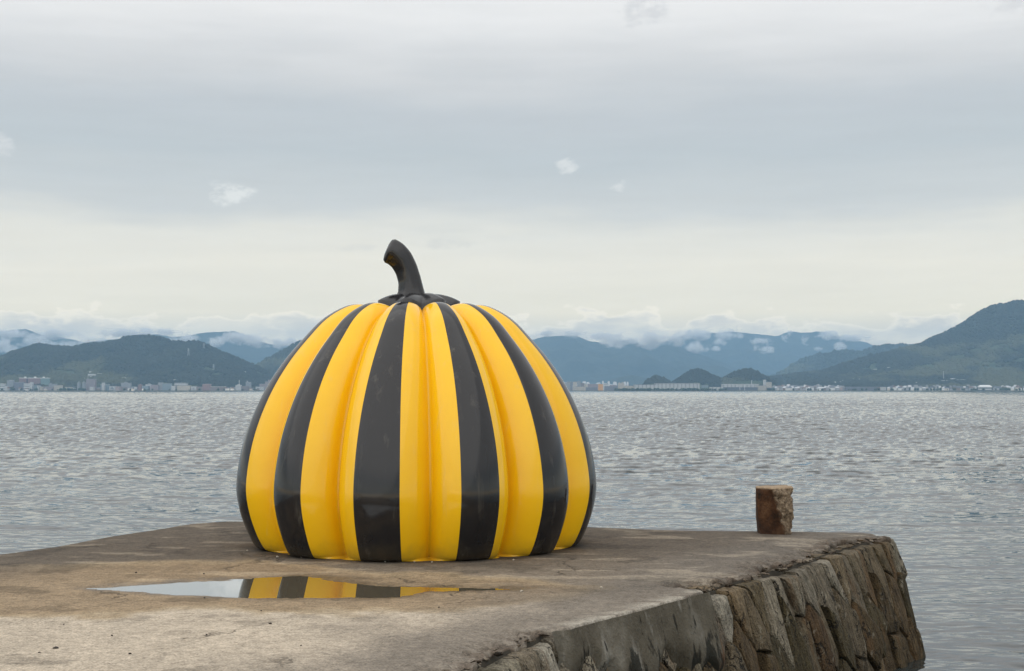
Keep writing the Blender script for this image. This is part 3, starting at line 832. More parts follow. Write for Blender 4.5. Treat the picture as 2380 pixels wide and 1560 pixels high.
def build_render():
    u0, u1 = u_of_Y(6.30), u_of_Y(7.62)
    nu, nv = 110, 60
    us = np.linspace(u0 - 0.02, u1 + 0.02, nu); vv = np.linspace(-0.002, 0.86, nv)
    V = []
    for v in vv:
        for u in us:
            s = (u - u0) / (u1 - u0)
            low = 0.27 + 0.30 * (float(fbm(u * 3.1, 0.5, 70, 4)) - 0.5) * 2 + 0.12 * float(vn(u * 11, 0.2, 71)) - 0.16 * (1 - s)
            e = (low - v) + 0.10 * (float(fbm(u * 9, v * 7, 72, 3)) - 0.5)
            th = -0.06 + 0.097 * float(sst(-0.16, 0.07, e))
            th -= 0.05 * float(1 - sst(0.0, 0.05, s)) + 0.05 * float(sst(0.95, 1.0, s))
            th += 0.026 * (float(fbm(u * 6, v * 5, 73, 5)) - 0.5)
            V.append(tuple(wall_pt(u - LEAN * v * 0.9, v, th)))
    # lip turned in under the deck
    me = mesh_np('cement_render', np.array(V), grid_faces(nv, nu), True)
    obj('cement_render', me, M['render'], pier)
build_render()

# broken edge rubble sitting on the wall head
def rubble():
    rg = random.Random(5)
    bv, bf = ICO
    protos = []
    for k in range(5):
        v = bv * (1 + np.random.default_rng(k).uniform(-.35, .35, (len(bv), 1))) * np.array([1, 0.8, 0.6])
        protos.append(mesh_np('edge_rubble', v, bf))
        protos[-1].materials.append(M['stone'])
    for k in range(110):
        yy = rg.choice((rg.uniform(4.9, 6.35), rg.uniform(7.6, 10.4), rg.uniform(7.6, 10.4)))
        u = u_of_Y(yy); x, y, nx, ny = path_at(u)
        d = -abs(rg.gauss(0.03, 0.05)) - 0.02
        o = bpy.data.objects.new('edge_rubble', protos[k % 5]); COL.objects.link(o); o.parent = pier
        r = rg.uniform(0.006, 0.026)
        o.location = (x + nx * d, y + ny * d, -0.012 + rg.uniform(-0.008, 0.004)); o.scale = (r * rg.uniform(.8, 2.0), r * rg.uniform(.8, 1.6), r * rg.uniform(.4, .8))
        o.rotation_euler = (rg.uniform(-.4, .4), rg.uniform(-.4, .4), rg.uniform(0, 6))
        q = rg.choice(((0.12, 0.09, 0.062), (0.17, 0.135, 0.10), (0.075, 0.055, 0.04), (0.20, 0.165, 0.125)))
        o.color = (*q, 1)
rubble()

# ------------------------------------------------------------------ GOURD SCULPTURE (plain striped stand-in)
def build_gourd():
    cx = (971.5 - 1190) / F * 9.95
    root = empty('pumpkin_sculpture', (cx, 9.95, 0.0), 'giant glossy yellow pumpkin with black stripes and black stem on the pier', 'sculpture')
    prof = [(1.07, 0.0), (1.105, 0.006), (1.138, 0.03), (1.185, 0.12), (1.235, 0.27), (1.255, 0.42), (1.235, 0.60), (1.19, 0.78), (1.12, 0.96), (1.03, 1.13),
            (0.92, 1.29), (0.80, 1.43), (0.69, 1.545), (0.58, 1.62), (0.47, 1.662), (0.36, 1.655), (0.26, 1.60), (0.16, 1.54)]
    pr = np.array(prof)
    # smooth the profile (Catmull-Rom)
    pts = []
    for i in range(len(pr) - 1):
        p0, p1, p2, p3 = pr[max(i - 1, 0)], pr[i], pr[i + 1], pr[min(i + 2, len(pr) - 1)]
        for k in range(7):
            t = k / 7.0
            pts.append(0.5 * ((2 * p1) + (-p0 + p2) * t + (2 * p0 - 5 * p1 + 4 * p2 - p3) * t * t + (-p0 + 3 * p1 - 3 * p2 + p3) * t ** 3))
    pts.append(pr[-1]); pts = np.array(pts)
    NL = 12; per = 34; nt = NL * per
    rg = np.random.default_rng(3)
    bounds = np.cumsum(np.r_[0, rg.uniform(0.86, 1.14, NL)]); bounds *= 2 * math.pi / bounds[-1]
    th, ph, li = [], [], []
    for L in range(NL):
        for k in range(per):
            t = k / per
            th.append(bounds[L] + (bounds[L + 1] - bounds[L]) * t); ph.append(2 * t - 1); li.append(L)
    th = np.array(th) + 0.12; ph = np.array(ph); li = np.array(li)
    amp = rg.uniform(0.985, 1.02, NL)[li]
    arc = 1 - np.sqrt(1 - 0.97 * ph ** 2)                 # 0 on the crest, ~0.83 in the crease
    n = len(pts); vv = np.linspace(0, 1, n)
    V = np.zeros((n, nt, 3)); U = np.zeros((n, nt)); H = np.zeros((n, nt))
    for i, (r, z) in enumerate(pts):
        d = 0.15 * sst(0.0, 0.10, vv[i]) + 0.07
        d = d * (1.0 + 0.5 * sst(0.6, 0.9, vv[i]))
        rr = r * (1 - d * arc) * (1 + (amp - 1) * math.sin(math.pi * min(1, vv[i] * 1.1)))
        zz = z - 0.075 * arc * sst(0.62, 0.85, vv[i])
        V[i, :, 0] = rr * np.cos(th); V[i, :, 1] = rr * np.sin(th); V[i, :, 2] = zz
        U[i] = np.abs(ph); H[i] = vv[i]
    a = (np.arange(n - 1)[:, None] * nt + np.arange(nt)[None]); b = (np.arange(n - 1)[:, None] * nt + (np.arange(nt)[None] + 1) % nt)
    Fc = np.stack([a, b, b + nt, a + nt], -1).reshape(-1, 4)
    me = mesh_np('body', V.reshape(-1, 3), Fc, True); vattr(me, 'lobe_u', U); vattr(me, 'lobe_v', H)
    obj('body', me, M['gourd'], root)
    # calyx: a wavy cap of broad lobes
    nt2, nr2 = 120, 14
    ang = np.linspace(0, 2 * math.pi, nt2, endpoint=False)
    V = []
    for j in range(nr2):
        s = j / (nr2 - 1)
        for q in ang:
            lob = 0.5 + 0.5 * math.cos(7 * q)
            rmax = 0.24 + 0.055 * lob
            r = 0.06 + (rmax - 0.06) * min(1, s * 1.18)
            z = 1.745 - 0.10 * s ** 2.2 + 0.022 * math.cos(7 * q) * s - (0.10 * max(0, s - 0.85) / 0.15)
            V.append((r * math.cos(q), r * math.sin(q), z))
    a = (np.arange(nr2 - 1)[:, None] * nt2 + np.arange(nt2)[None]); b = (np.arange(nr2 - 1)[:, None] * nt2 + (np.arange(nt2)[None] + 1) % nt2)
    obj('calyx', mesh_np('calyx', np.array(V), np.stack([a, a + nt2, b + nt2, b], -1).reshape(-1, 4), True), M['black'], root)
    # stem: ridged, tapering, leaning
    ctl = np.array([(-0.045, 0, 1.70), (-0.045, 0, 1.76), (-0.055, 0, 1.84), (-0.080, 0, 1.92), (-0.115, -0.005, 1.985), (-0.160, -0.01, 2.030), (-0.195, -0.015, 2.045)])
    rad = np.array([0.115, 0.090, 0.080, 0.078, 0.080, 0.085, 0.088])
    pth, _ = interp_poly(ctl, 40)
    rr = np.interp(np.linspace(0, 1, 40), np.linspace(0, 1, len(rad)), rad)
    for _ in range(3):
        pth[1:-1] = (pth[:-2] + 2 * pth[1:-1] + pth[2:]) / 4; rr[1:-1] = (rr[:-2] + 2 * rr[1:-1] + rr[2:]) / 4
    nt3 = 40; V = []
    for i in range(40):
        tg = Vector(pth[min(i + 1, 39)] - pth[max(i - 1, 0)]).normalized()
        sx = tg.cross(Vector((0, 1, 0))).normalized(); sy = sx.cross(tg).normalized()
        for k in range(nt3):
            q = 2 * math.pi * k / nt3
            r = rr[i] * (1 + 0.05 * math.cos(5 * q + 0.4 + i * 0.03))
            V.append(tuple(Vector(pth[i]) + sx * (r * math.cos(q)) + sy * (r * math.sin(q))))
    nV = len(V)
    tg = Vector(pth[-1] - pth[-2]).normalized()
    for sc_, dz in ((0.85, 0.018), (0.5, 0.026)):
        for k in range(nt3):
            p = Vector(V[39 * nt3 + k]); c = Vector(pth[-1]); V.append(tuple(c + (p - c) * sc_ + tg * dz))
    V.append(tuple(Vector(pth[-1]) + tg * 0.027))
    rowsn = 42
    a = (np.arange(rowsn - 1)[:, None] * nt3 + np.arange(nt3)[None]); b = (np.arange(rowsn - 1)[:, None] * nt3 + (np.arange(nt3)[None] + 1) % nt3)
    fc = [tuple(f) for f in np.stack([a, b, b + nt3, a + nt3], -1).reshape(-1, 4).tolist()]
    for k in range(nt3): fc.append((41 * nt3 + k, 41 * nt3 + (k + 1) % nt3, len(V) - 1))
    me = mesh_np('stem', np.array(V), fc, True)
    bm = bmesh.new(); bm.from_mesh(me); bmesh.ops.recalc_face_normals(bm, faces=bm.faces); bm.to_mesh(me); bm.free()
    obj('stem', me, M['black'], root)
build_gourd()

# ------------------------------------------------------------------ STONE POST
def mat_post():
    m, t, b = new_mat('post_stone')
    pos = t.n('ShaderNodeTexCoord').outputs['Object']
    px, py, pz = t.xyz(pos)
    n1 = t.noise(pos, 9.0, 5, 0.6); n2 = t.noise(pos, 60.0, 4, 0.65); n3 = t.noise(pos, 22.0, 4, 0.6)
    smooth = t.ramp(t.m('ADD', t.m('MULTIPLY', n1, 0.8), t.m('MULTIPLY', n2, 0.2)), [(0.36, (0.018, 0.010, 0.006)), (0.5, (0.070, 0.031, 0.014)), (0.66, (0.14, 0.075, 0.038))])
    raw = t.ramp(t.m('ADD', t.m('MULTIPLY', n2, 0.6), t.m('MULTIPLY', n3, 0.4)), [(0.32, (0.022, 0.017, 0.012)), (0.5, (0.16, 0.115, 0.075)), (0.68, (0.38, 0.30, 0.21))])
    k = attr(t, 'broken')
    c = t.mix(k, smooth, raw)
    top = attr(t, 'headface')
    c = t.mix(top, c, t.mix(n2, (0.20, 0.14, 0.09, 1), (0.42, 0.32, 0.22, 1)))
    damp = t.step(t.m('ADD', pz, t.m('MULTIPLY', n1, 0.12)), 0.20, 0.02)
    c = t.mix(t.m('MULTIPLY', damp, 0.55), c, (0.035, 0.018, 0.012, 1))
    t.link(c, b.inputs['Base Color']); b.inputs['Roughness'].default_value = 0.85
    b.inputs['Specular IOR Level'].default_value = 0.25
    bump(t, b, t.m('ADD', n2, n3), 0.7, 0.01)
    return m
def build_post():
    c = G(1803, 1241)
    sc_ = c.y / F
    # outline corners at foot and head: (x offset px, depth m)
    n = 22
    foot = [(-36, 0.0), (20, -0.06), (37, -0.02), (36, 0.17), (-34, 0.17)]
    head = [(-42, 0.05), (-14, -0.10), (39, 0.0), (37, 0.15), (-38, 0.16)]
    H = 0.352
    V = []; brk = []; hd = []
    per = 12
    for i in range(n):
        t = i / (n - 1)
        for e in range(5):
            a0, a1 = foot[e], head[e]; b0, b1 = foot[(e + 1) % 5], head[(e + 1) % 5]
            for k in range(per):
                s = k / per
                A = [a0[q] * (1 - t) + a1[q] * t for q in range(2)]; B = [b0[q] * (1 - t) + b1[q] * t for q in range(2)]
                # the break edge runs in a curve: wide smooth face low down
                x = (A[0] * (1 - s) + B[0] * s) * sc_; y = A[1] * (1 - s) + B[1] * s
                z = H * t
                if e in (0, 4) : x -= 0.006 * math.sin(t * 3.1) - 0.012 * max(0, t - 0.85) / 0.15 * (0 if e == 4 else 1) * (1 - s)
                isb = 1.0 if e in (1, 2) else 0.0
                dn = mnoise.noise(Vector((x * 22, y * 22, z * 22 + 3))) * (0.030 if isb else 0.006) + mnoise.noise(Vector((x * 60, y * 60, z * 60))) * (0.012 if isb else 0.001)
                x += dn * (0.7 if isb else -0.5); y += dn * (-0.7 if isb else 0.3)
                if i == n - 1: z -= 0.006
                V.append((x, y, z)); brk.append(isb if not (e == 1 and k == 0) else 0.6); hd.append(1.0 if i == n - 1 else 0.0)
    nt = 5 * per
    cxm = np.mean([v[0] for v in V[-nt:]]); cym = np.mean([v[1] for v in V[-nt:]])
    last = V[-nt:]
    faces = []
    for i in range(n - 1):
        for k in range(nt): faces.append((i * nt + k, i * nt + (k + 1) % nt, (i + 1) * nt + (k + 1) % nt, (i + 1) * nt + k))
    for f, dz in ((0.93, 0.007), (0.55, 0.012)):
        st = len(V)
        for v in last:
            x = cxm + (v[0] - cxm) * f; y = cym + (v[1] - cym) * f
            V.append((x, y, H + dz - 0.006 + 0.10 * (x * 0.3) + 0.008 * mnoise.noise(Vector((x * 30, y * 30, 1))))); brk.append(0.0); hd.append(1.0)
        for k in range(nt): faces.append((st - nt + k, st - nt + (k + 1) % nt, st + (k + 1) % nt, st + k))
    V.append((cxm, cym, H + 0.008)); brk.append(0.0); hd.append(1.0)
    st = len(V) - 1 - nt
    for k in range(nt): faces.append((st + k, st + (k + 1) % nt, len(V) - 1))
    me = mesh_np('stone_post', np.array(V), faces, False)
    bm = bmesh.new(); bm.from_mesh(me); bmesh.ops.recalc_face_normals(bm, faces=bm.faces); bm.to_mesh(me); bm.free()
    vattr(me, 'broken', brk); vattr(me, 'headface', hd)
    o = obj('stone_post', me, mat_post(), label='short rust brown stone mooring post with a broken right face near the pier corner', cat='post')
    o.location = (c.x, c.y, -0.004)
build_post()

# ------------------------------------------------------------------ loose pebbles on the deck
def build_pebbles():
    bv, bf = ICO
    dk = mat_plain('dark_pebble', (0.045, 0.038, 0.032), 0.9, 0.3, 40)
    pl = mat_plain('pale_pebble', (0.42, 0.37, 0.30), 0.9, 0.2, 40)
    rg = random.Random(9)
    ms = []
    for k, mt in enumerate((dk, dk, pl, pl)):
        v = bv * (1 + np.random.default_rng(40 + k).uniform(-.3, .3, (len(bv), 1))) * np.array([1.2, 0.9, 0.6])
        me = mesh_np('pebble', v, bf, True); me.materials.append(mt); ms.append(me)
    dark = [(130, 1509, 6.5, 'largest dark pebble lying on the pale deck at lower left'), (91, 1519, 3.2, None), (302, 1521, 4.0, None), (260, 1479, 3.0, None), (628, 1451, 4.2, None),
            (148, 1453, 2.4, None), (475, 1391, 2.4, None), (474, 1335, 2.4, None), (316, 1332, 2.4, None), (607, 1421, 2.4, None), (700, 1502, 2.6, None), (1020, 1413, 2.6, None), (480, 1477, 2.6, None)]
    for x, y, r, lab in dark:
        p = G(x, y); s = r * p.y / F
        o = obj('pebble', ms[rg.randrange(2)], None, None, lab or 'tiny dark pebble on the sandy concrete around the puddle', 'pebble', 'dark pebbles on the deck')
        o.location = (p.x, p.y, 0.004); o.scale = (s, s, s); o.rotation_euler = (0, 0, rg.uniform(0, 6))
    for x, y, r in ((645, 1291.5, 3), (701, 1292.5, 2.6), (895, 1303, 2.6), (963, 1303.5, 2.6), (1004, 1304, 2.6), (1193, 1299, 3.0), (575, 1277, 2.4), (1398, 1363, 3.6), (1212, 1372, 4.2)):
        p = G(x, y + 4); s = r * p.y / F
        o = obj('pebble', ms[2 + rg.randrange(2)], None, None, 'tiny pale pebble on the deck near the pumpkin and puddle', 'pebble', 'pale pebbles on the deck')
        o.location = (p.x, p.y, 0.004); o.scale = (s, s, s); o.rotation_euler = (0, 0, rg.uniform(0, 6))
build_pebbles()

# ------------------------------------------------------------------ TOWN
FAC = {}
def fac(key, col, **kw):
    if key not in FAC: FAC[key] = mat_facade('facade_' + key, col, **kw)
    return FAC[key]
fac('white', (0.66, 0.66, 0.64)); fac('cream', (0.60, 0.54, 0.44)); fac('grey', (0.34, 0.35, 0.36)); fac('slate', (0.20, 0.20, 0.24))
fac('red', (0.30, 0.17, 0.15)); fac('mauve', (0.36, 0.29, 0.30)); fac('teal', (0.20, 0.30, 0.28)); fac('blue', (0.26, 0.33, 0.37))
fac('orange', (0.75, 0.38, 0.10), wfrac=0.25); fac('brown', (0.26, 0.20, 0.18)); fac('pale', (0.50, 0.50, 0.49), wfrac=0.3, bay=14.0); fac('dark', (0.12, 0.13, 0.15))
fac('band', (0.68, 0.68, 0.66), wfrac=1.0, hfrac=0.45, floor=6.0); fac('pink', (0.55, 0.42, 0.38))
CAP = mat_plain('roof_white', (0.70, 0.70, 0.68), 0.8); CAPG = mat_plain('roof_grey', (0.30, 0.30, 0.31), 0.8)
ROOFS = [mat_plain('roof_tile_slate', (0.12, 0.13, 0.15), 0.7), mat_plain('roof_tile_grey', (0.22, 0.22, 0.23), 0.7), mat_plain('roof_tile_brown', (0.17, 0.11, 0.09), 0.7),
         mat_plain('roof_tile_orange', (0.42, 0.22, 0.13), 0.7), mat_plain('roof_metal_pale', (0.55, 0.56, 0.57), 0.6)]
def box_me(name):
    bm = bmesh.new(); bmesh.ops.create_cube(bm, size=1.0)
    for v in bm.verts: v.co.z += 0.5
    me = bpy.data.meshes.new(name); bm.to_mesh(me); bm.free(); return me
BOX = {}
def box(name, mat, loc, dim, parent=None):
    key = (name, mat.name)
    if key not in BOX: BOX[key] = box_me(name); BOX[key].materials.append(mat)
    o = bpy.data.objects.new(name, BOX[key]); COL.objects.link(o)
    if parent is not None: o.parent = parent
    o.location = loc; o.scale = dim
    return o
GABLE = {}
def gable(mat):
    if mat.name not in GABLE:
        v = [(-.5, -.5, 0), (.5, -.5, 0), (.5, .5, 0), (-.5, .5, 0), (-.38, 0, 1), (.38, 0, 1)]
        me = mesh_np('roof', np.array(v), [(0, 1, 5, 4), (1, 2, 5), (2, 3, 4, 5), (3, 0, 4), (3, 2, 1, 0)]); me.materials.append(mat)
        GABLE[mat.name] = me
    return GABLE[mat.name]
GROUND = 1.8
def block(x0, x1, yt, key, label, Y=5040, yb=None, cap=None, hut=None, cat='building', deep=18, bottom=None):
    """a flat-roofed block: wall, roof slab, and roof-top stair hut"""
    a = P(x0, yt, Y); b = P(x1, yt, Y)
    z0 = GROUND if yb is None else P(x0, yb, Y).z
    wd = b.x - a.x; ht = a.z - z0
    e = empty('building', ((a.x + b.x) / 2, Y + deep / 2, z0), label, cat)
    box('wall', FAC[key], (0, 0, -1.0), (wd, deep, ht + 1.0), e)
    rf = box('roof', cap or CAPG, (0, 0, ht + 0.02), (wd * 1.02, deep * 1.04, max(0.8, ht * 0.05)), e)
    if hut:
        for (f0, f1, hh) in hut:
            hb = box('stair_hut', FAC[key] if not cap else cap, (wd * ((f0 + f1) / 2 - 0.5), 1.0, ht + 0.05), (wd * (f1 - f0), deep * 0.5, hh), rf)
            hb.matrix_parent_inverse = (Matrix.Translation(rf.location) @ Matrix.Diagonal((*rf.scale, 1.0))).inverted()
    return e
T = [  # x0, x1, top, facade, label, extras
    (0, 10.5, 892, 'band', 'low white building with dark bands at the far left edge of the town', {}),
    (11, 17, 897, 'white', 'small white block beside the banded building at the far left', {}),
    (16, 30, 885.5, 'grey', 'grey block with stepped top left of the brick apartment towers', dict(hut=[(0.3, 0.9, 4)], Y=5120)),
    (32, 54, 889, 'slate', 'slate purple block in front of the left brick tower', dict(Y=5060)),
    (44, 61, 879.5, 'red', 'left brick red apartment tower with white parapet', dict(cap=CAP, hut=[(0.65, 0.85, 6)], Y=5160)),
    (65, 93.5, 879.5, 'red', 'right and wider brick red apartment tower with white parapet', dict(cap=CAP, hut=[(0.45, 0.58, 6)], Y=5160)),
    (94.5, 113, 879.5, 'teal', 'green grey apartment tower adjoining the brick towers', dict(cap=CAP, hut=[(0.2, 0.36, 6)], Y=5160)),
    (55, 69, 892, 'band', 'white waterfront block with dark floor bands below the brick towers', {}),
    (69.3, 75, 889, 'white', 'narrow white stair tower adjoining the banded waterfront block', {}),
    (79, 86, 896, 'blue', 'small blue grey block beside a narrow white one on the left waterfront', {}),
    (86.3, 91, 896.5, 'white', 'narrow white block between the blue grey and cream blocks', {}),
    (92, 100, 899, 'cream', 'small cream block below the green grey tower', {}),
    (101, 124, 899, 'mauve', 'low mauve building between two cream blocks', {}),
    (113, 130, 893, 'grey', 'grey building with roof frame behind the low mauve one', dict(hut=[(0.1, 0.3, 4)], Y=5090)),
    (125, 143, 896, 'cream', 'wide cream block on the left waterfront', {}),
    (150, 168, 900, 'cream', 'low pale green and cream block in front of the green hillside', dict(Y=5050)),
    (179, 185, 890, 'grey', 'left of two slim pale towers', dict(hut=[(0.3, 0.7, 5)])),
    (191, 196.5, 889.5, 'grey', 'right of two slim pale towers', dict(hut=[(0.3, 0.7, 5)])),
    (200, 221, 882, 'mauve', 'tall mauve apartment tower below the hillside hotel', dict(Y=5080)),
    (208, 217, 899.5, 'white', 'small white block in front of the tall mauve tower', dict(Y=5010)),
    (233, 253, 894.5, 'blue', 'white framed apartment block with a tall white shaft', dict(cap=CAP, Y=5052)),
    (236.5, 241.5, 890, 'white', 'tall white shaft on the front of the blue glazed block', dict(Y=5030)),
    (254, 268, 898, 'white', 'low white building right of the white shaft', {}),
    (268.5, 281, 898.5, 'pink', 'low red and pink building right of the low white one', {}),
    (281, 303, 890.5, 'grey', 'grey office block with rounded roof hut', dict(hut=[(0.3, 0.6, 4)], Y=5060)),
    (277, 296, 900, 'brown', 'low brown shed in front of the grey office block', {}),
    (303.5, 310, 898.5, 'grey', 'small grey building left of a bright white cube', {}),
    (311, 318.5, 899.5, 'white', 'bright white cube on the waterfront beside the dark red building', {}),
    (320, 329, 895, 'red', 'small dark red building with pointed top hut', dict(hut=[(0.3, 0.7, 4)])),
    (330, 345, 897.5, 'blue', 'low pale blue building right of the dark red one', {}),
    (338, 350, 894, 'white', 'pale building stepping up towards the mauve offices', dict(Y=5070, hut=[(0.4, 0.8, 3)])),
    (350, 367, 895, 'mauve', 'pale mauve office building with floor bands', {}),
    (367, 377, 890, 'grey', 'taller grey stair end of the big blue grey block', dict(Y=5050)),
    (377.3, 397.5, 892, 'blue', 'big blue grey windowless block', dict(Y=5050)),
    (397.8, 407, 897.5, 'white', 'white round fronted building next to the big blue grey block', {}),
    (411, 442, 896.5, 'cream', 'white colonnaded hall with brown bays', dict(cap=CAP)),
    (405, 435, 891, 'band', 'white stepped terraces behind the colonnaded hall', dict(cap=CAP, Y=5120)),
    (444, 456, 898.5, 'white', 'small white block right of the colonnaded hall', {}),
    (456.5, 470, 899.5, 'brown', 'low brown building between a white block and the brick block', {}),
    (470.5, 489, 893.5, 'red', 'brick brown square block with flat top', dict(hut=[(0.1, 0.8, 2)])),
    (489.5, 523.5, 899, 'brown', 'long low brown building with a pale rounded end', dict(cap=CAP)),
    (535, 544.5, 900.5, 'white', 'lone small white cube on the waterfront', {}),
    (547, 560, 895.5, 'white', 'white block with a curved roof beside the mast', dict(hut=[(0.3, 0.7, 3)])),
    (560.5, 577, 898, 'brown', 'low dark brown building right of the mast', {}),
    (571, 582, 889, 'grey', 'slim pale tower block with roof antennas', dict(Y=5090, hut=[(0.1, 0.35, 6)])),
    (594, 612, 899, 'white', 'white low house row left of the pumpkin\'s shoulder', {}),
    (603, 622, 893, 'mauve', 'stepped pale mauve block by the pumpkin\'s left edge', dict(Y=5070)),
    (616, 648, 888, 'mauve', 'tallest pale mauve block partly hidden by the pumpkin', dict(Y=5090, hut=[(0.2, 0.35, 8)])),
    # right of the pumpkin
    (1313, 1325, 890, 'grey', 'grey tower at the pumpkin\'s right edge', {}),
    (1318, 1331, 888, 'slate', 'dark slate block behind the grey tower', dict(Y=5400)),
    (1332, 1341, 888, 'cream', 'pale far tower left of two brown ones', dict(Y=5600)),
    (1342, 1350, 886.5, 'grey', 'taller pale far tower beside a brown one', dict(Y=5650)),
    (1350.5, 1358, 891, 'brown', 'brown far block between pale towers', dict(Y=5500)),
    (1358.5, 1364, 892.5, 'cream', 'narrow cream far tower', dict(Y=5450)),
    (1339, 1358, 899, 'cream', 'low beige waterfront building', {}),
    (1362, 1388, 901, 'slate', 'long low dark slate shed on the water', {}),
    (1366, 1390, 893, 'mauve', 'wide mauve grey block behind the dark shed', dict(Y=5500)),
    (1391, 1401.5, 893, 'orange', 'bright orange block on the shore right of the pumpkin', dict(Y=5100)),
    (1403, 1415, 893, 'white', 'pale block right of the orange one', dict(Y=5300)),
    (1405, 1436, 898, 'slate', 'dark grey shed right of the orange block', dict(Y=5040)),
    (1417, 1434, 895.5, 'mauve', 'mauve block behind the dark grey shed', dict(Y=5300)),
    (1437, 1451, 891.5, 'cream', 'beige tower with twin roof huts', dict(Y=5150, hut=[(0.1, 0.35, 4), (0.6, 0.85, 5)])),
    (1452, 1474, 897, 'cream', 'low beige building between the beige tower and the warehouse', dict(Y=5100)),
    (1475, 1524, 894.5, 'pale', 'left and lower part of the long pale warehouse', dict(Y=5080, deep=60)),
    (1524.5, 1626, 891.5, 'pale', 'long pale grey warehouse in front of the wooded knolls', dict(Y=5080, deep=60, cap=CAPG)),
    (1631, 1646, 896, 'blue', 'small blue grey building right of the long warehouse', {}),
    (1650, 1681, 900.5, 'pale', 'low pale green quay building', dict(cap=CAP, Y=5020)),
    (1681.5, 1762, 900.5, 'dark', 'long dark glazed ferry hall under a pale roof', dict(Y=5030, deep=40)),
    (1680, 1764, 893.5, 'pale', 'long pale shed rising behind the ferry hall', dict(Y=5120, deep=40, cap=CAP)),
    (1760, 1780, 896.5, 'cream', 'low cream wing of the harbour tower', dict(Y=5030)),
    (1775.5, 1780.5, 883.5, 'white', 'slim white tower of the cream harbour building', dict(Y=5060)),
    (1781, 1793.5, 889, 'cream', 'cream harbour block right of the slim white tower', dict(Y=5060)),
    (1784, 1800, 901.5, 'dark', 'dark quay shed below the cream harbour block', dict(Y=5015)),
    (1951, 1958.5, 900.5, 'pink', 'narrow salmon pink tower house on the right waterfront', dict(Y=5020)),
    (1967, 2038, 899.8, 'slate', 'long dark waterfront block below the white hillside houses', dict(Y=5030)),
    (2042, 2046, 900, 'red', 'narrow red house end at the end of the dark waterfront block', dict(Y=5015)),
    (2047, 2060, 900, 'white', 'white square building beside the narrow red house', {}),
]
for x0, x1, yt, key, lab, ex in T: block(x0, x1, yt, key, lab, **ex)

# big white hall with a hipped roof on the right waterfront
e = empty('assembly_hall', (P(2291, 903, 5040).x, 5050, GROUND), 'largest white hall with hipped roof on the right waterfront', 'hall')
wd = 27 / F * 5040
box('wall', FAC['band'], (0, 0, -1), (wd, 24, 13), e)
r_ = bpy.data.objects.new('roof', gable(CAP)); COL.objects.link(r_); r_.parent = e; r_.location = (0, 0, 12.05); r_.scale = (wd * 1.12, 30, 7)

# hotel and white houses on the slopes
def hill_block(h, x0, x1, yt, yb, key, label, cap=CAP, deep=14):
    p = h.at((x0 + x1) / 2, yb)
    return block(x0, x1, yt, key, label, Y=p.y - deep * 0.7, yb=yb + 1.5, cap=cap, deep=deep)
hill_block(left_hill, 207, 224, 863.5, 868.5, 'band', 'white hotel top storeys on the left wooded hillside')
hill_block(left_hill, 204, 221, 870, 878, 'band', 'stepped white lower terraces of the hillside hotel')
hill_block(left_hill, 226, 234, 868.5, 872, 'white', 'small white annex right of the hillside hotel')
hill_block(left_hill, 196, 206, 879, 883, 'white', 'small white house just below the hillside hotel')
hill_block(left_hill, 257, 262, 870.5, 872.5, 'white', 'tiny white house alone right of the hillside hotel')
hill_block(left_hill, 282, 291, 878, 881, 'white', 'small white house pair halfway along the left hill foot')
hill_block(left_hill, 401, 409, 882.5, 885, 'white', 'small white house above the colonnaded hall')
hill_block(left_hill, 486, 492, 875, 878, 'white', 'tiny white house above the long brown building')
hill_block(left_hill, 565, 571, 864.5, 868, 'white', 'white house at the foot of the pale green field by the hill\'s end')
hill_block(right_hill, 1881, 1901, 868.8, 871, 'white', 'long thin white roof on the crest of the low right spur')
hill_block(right_hill, 2032, 2039, 858.5, 863, 'white', 'left of two bright white cubes high on the right hillside')
hill_block(right_hill, 2064, 2071, 854, 860, 'white', 'right and higher of two bright white cubes on the right hillside')
hill_block(right_hill, 2166, 2188, 875.5, 878.5, 'white', 'row of white sheds left of the terraced hillside complex')
hill_block(right_hill, 2191, 2208, 884.5, 890.5, 'white', 'white building at the left of the terraced hillside complex')
hill_block(right_hill, 2210, 2222, 880, 886, 'band', 'upper white terrace of the hillside complex')
hill_block(right_hill, 2222, 2245, 882.5, 887, 'grey', 'grey right wing of the terraced hillside complex')
hill_block(right_hill, 2256, 2266, 881, 884, 'white', 'small white shed right of the terraced hillside complex')
hill_block(right_hill, 1851, 1861, 888, 890, 'white', 'small white roof above the right waterfront houses')

# many small houses along the right-hand shore
HW = [mat_plain('plaster_white', (0.78, 0.77, 0.74)), mat_plain('plaster_cream', (0.66, 0.60, 0.52)), mat_plain('plaster_grey', (0.36, 0.37, 0.38)), mat_plain('plaster_brown', (0.24, 0.19, 0.16))]
HN = ['white', 'cream', 'grey', 'brown']; RN = ['slate', 'grey', 'brown', 'orange', 'pale metal']
def house(x, yb, wpx, hpx, Y, wi, ri, where, group, z0=None):
    p = P(x, yb, Y); wd = wpx / F * Y; ht = hpx / F * Y
    z = p.z if z0 is None else z0
    e = empty('house', (p.x, Y, z), '%s house with %s roof %s' % (HN[wi], RN[ri], where), 'house', group)
    e.rotation_euler = (0, 0, random.uniform(-0.5, 0.5))
    box('wall', HW[wi], (0, 0, -2.0), (wd, wd * 0.8, ht * 0.62 + 2.0), e)
    r = bpy.data.objects.new('roof', gable(ROOFS[ri])); COL.objects.link(r); r.parent = e
    r.location = (0, 0, ht * 0.62 + 0.03); r.scale = (wd * 1.12, wd * 0.95, ht * 0.38)
rg = random.Random(23)
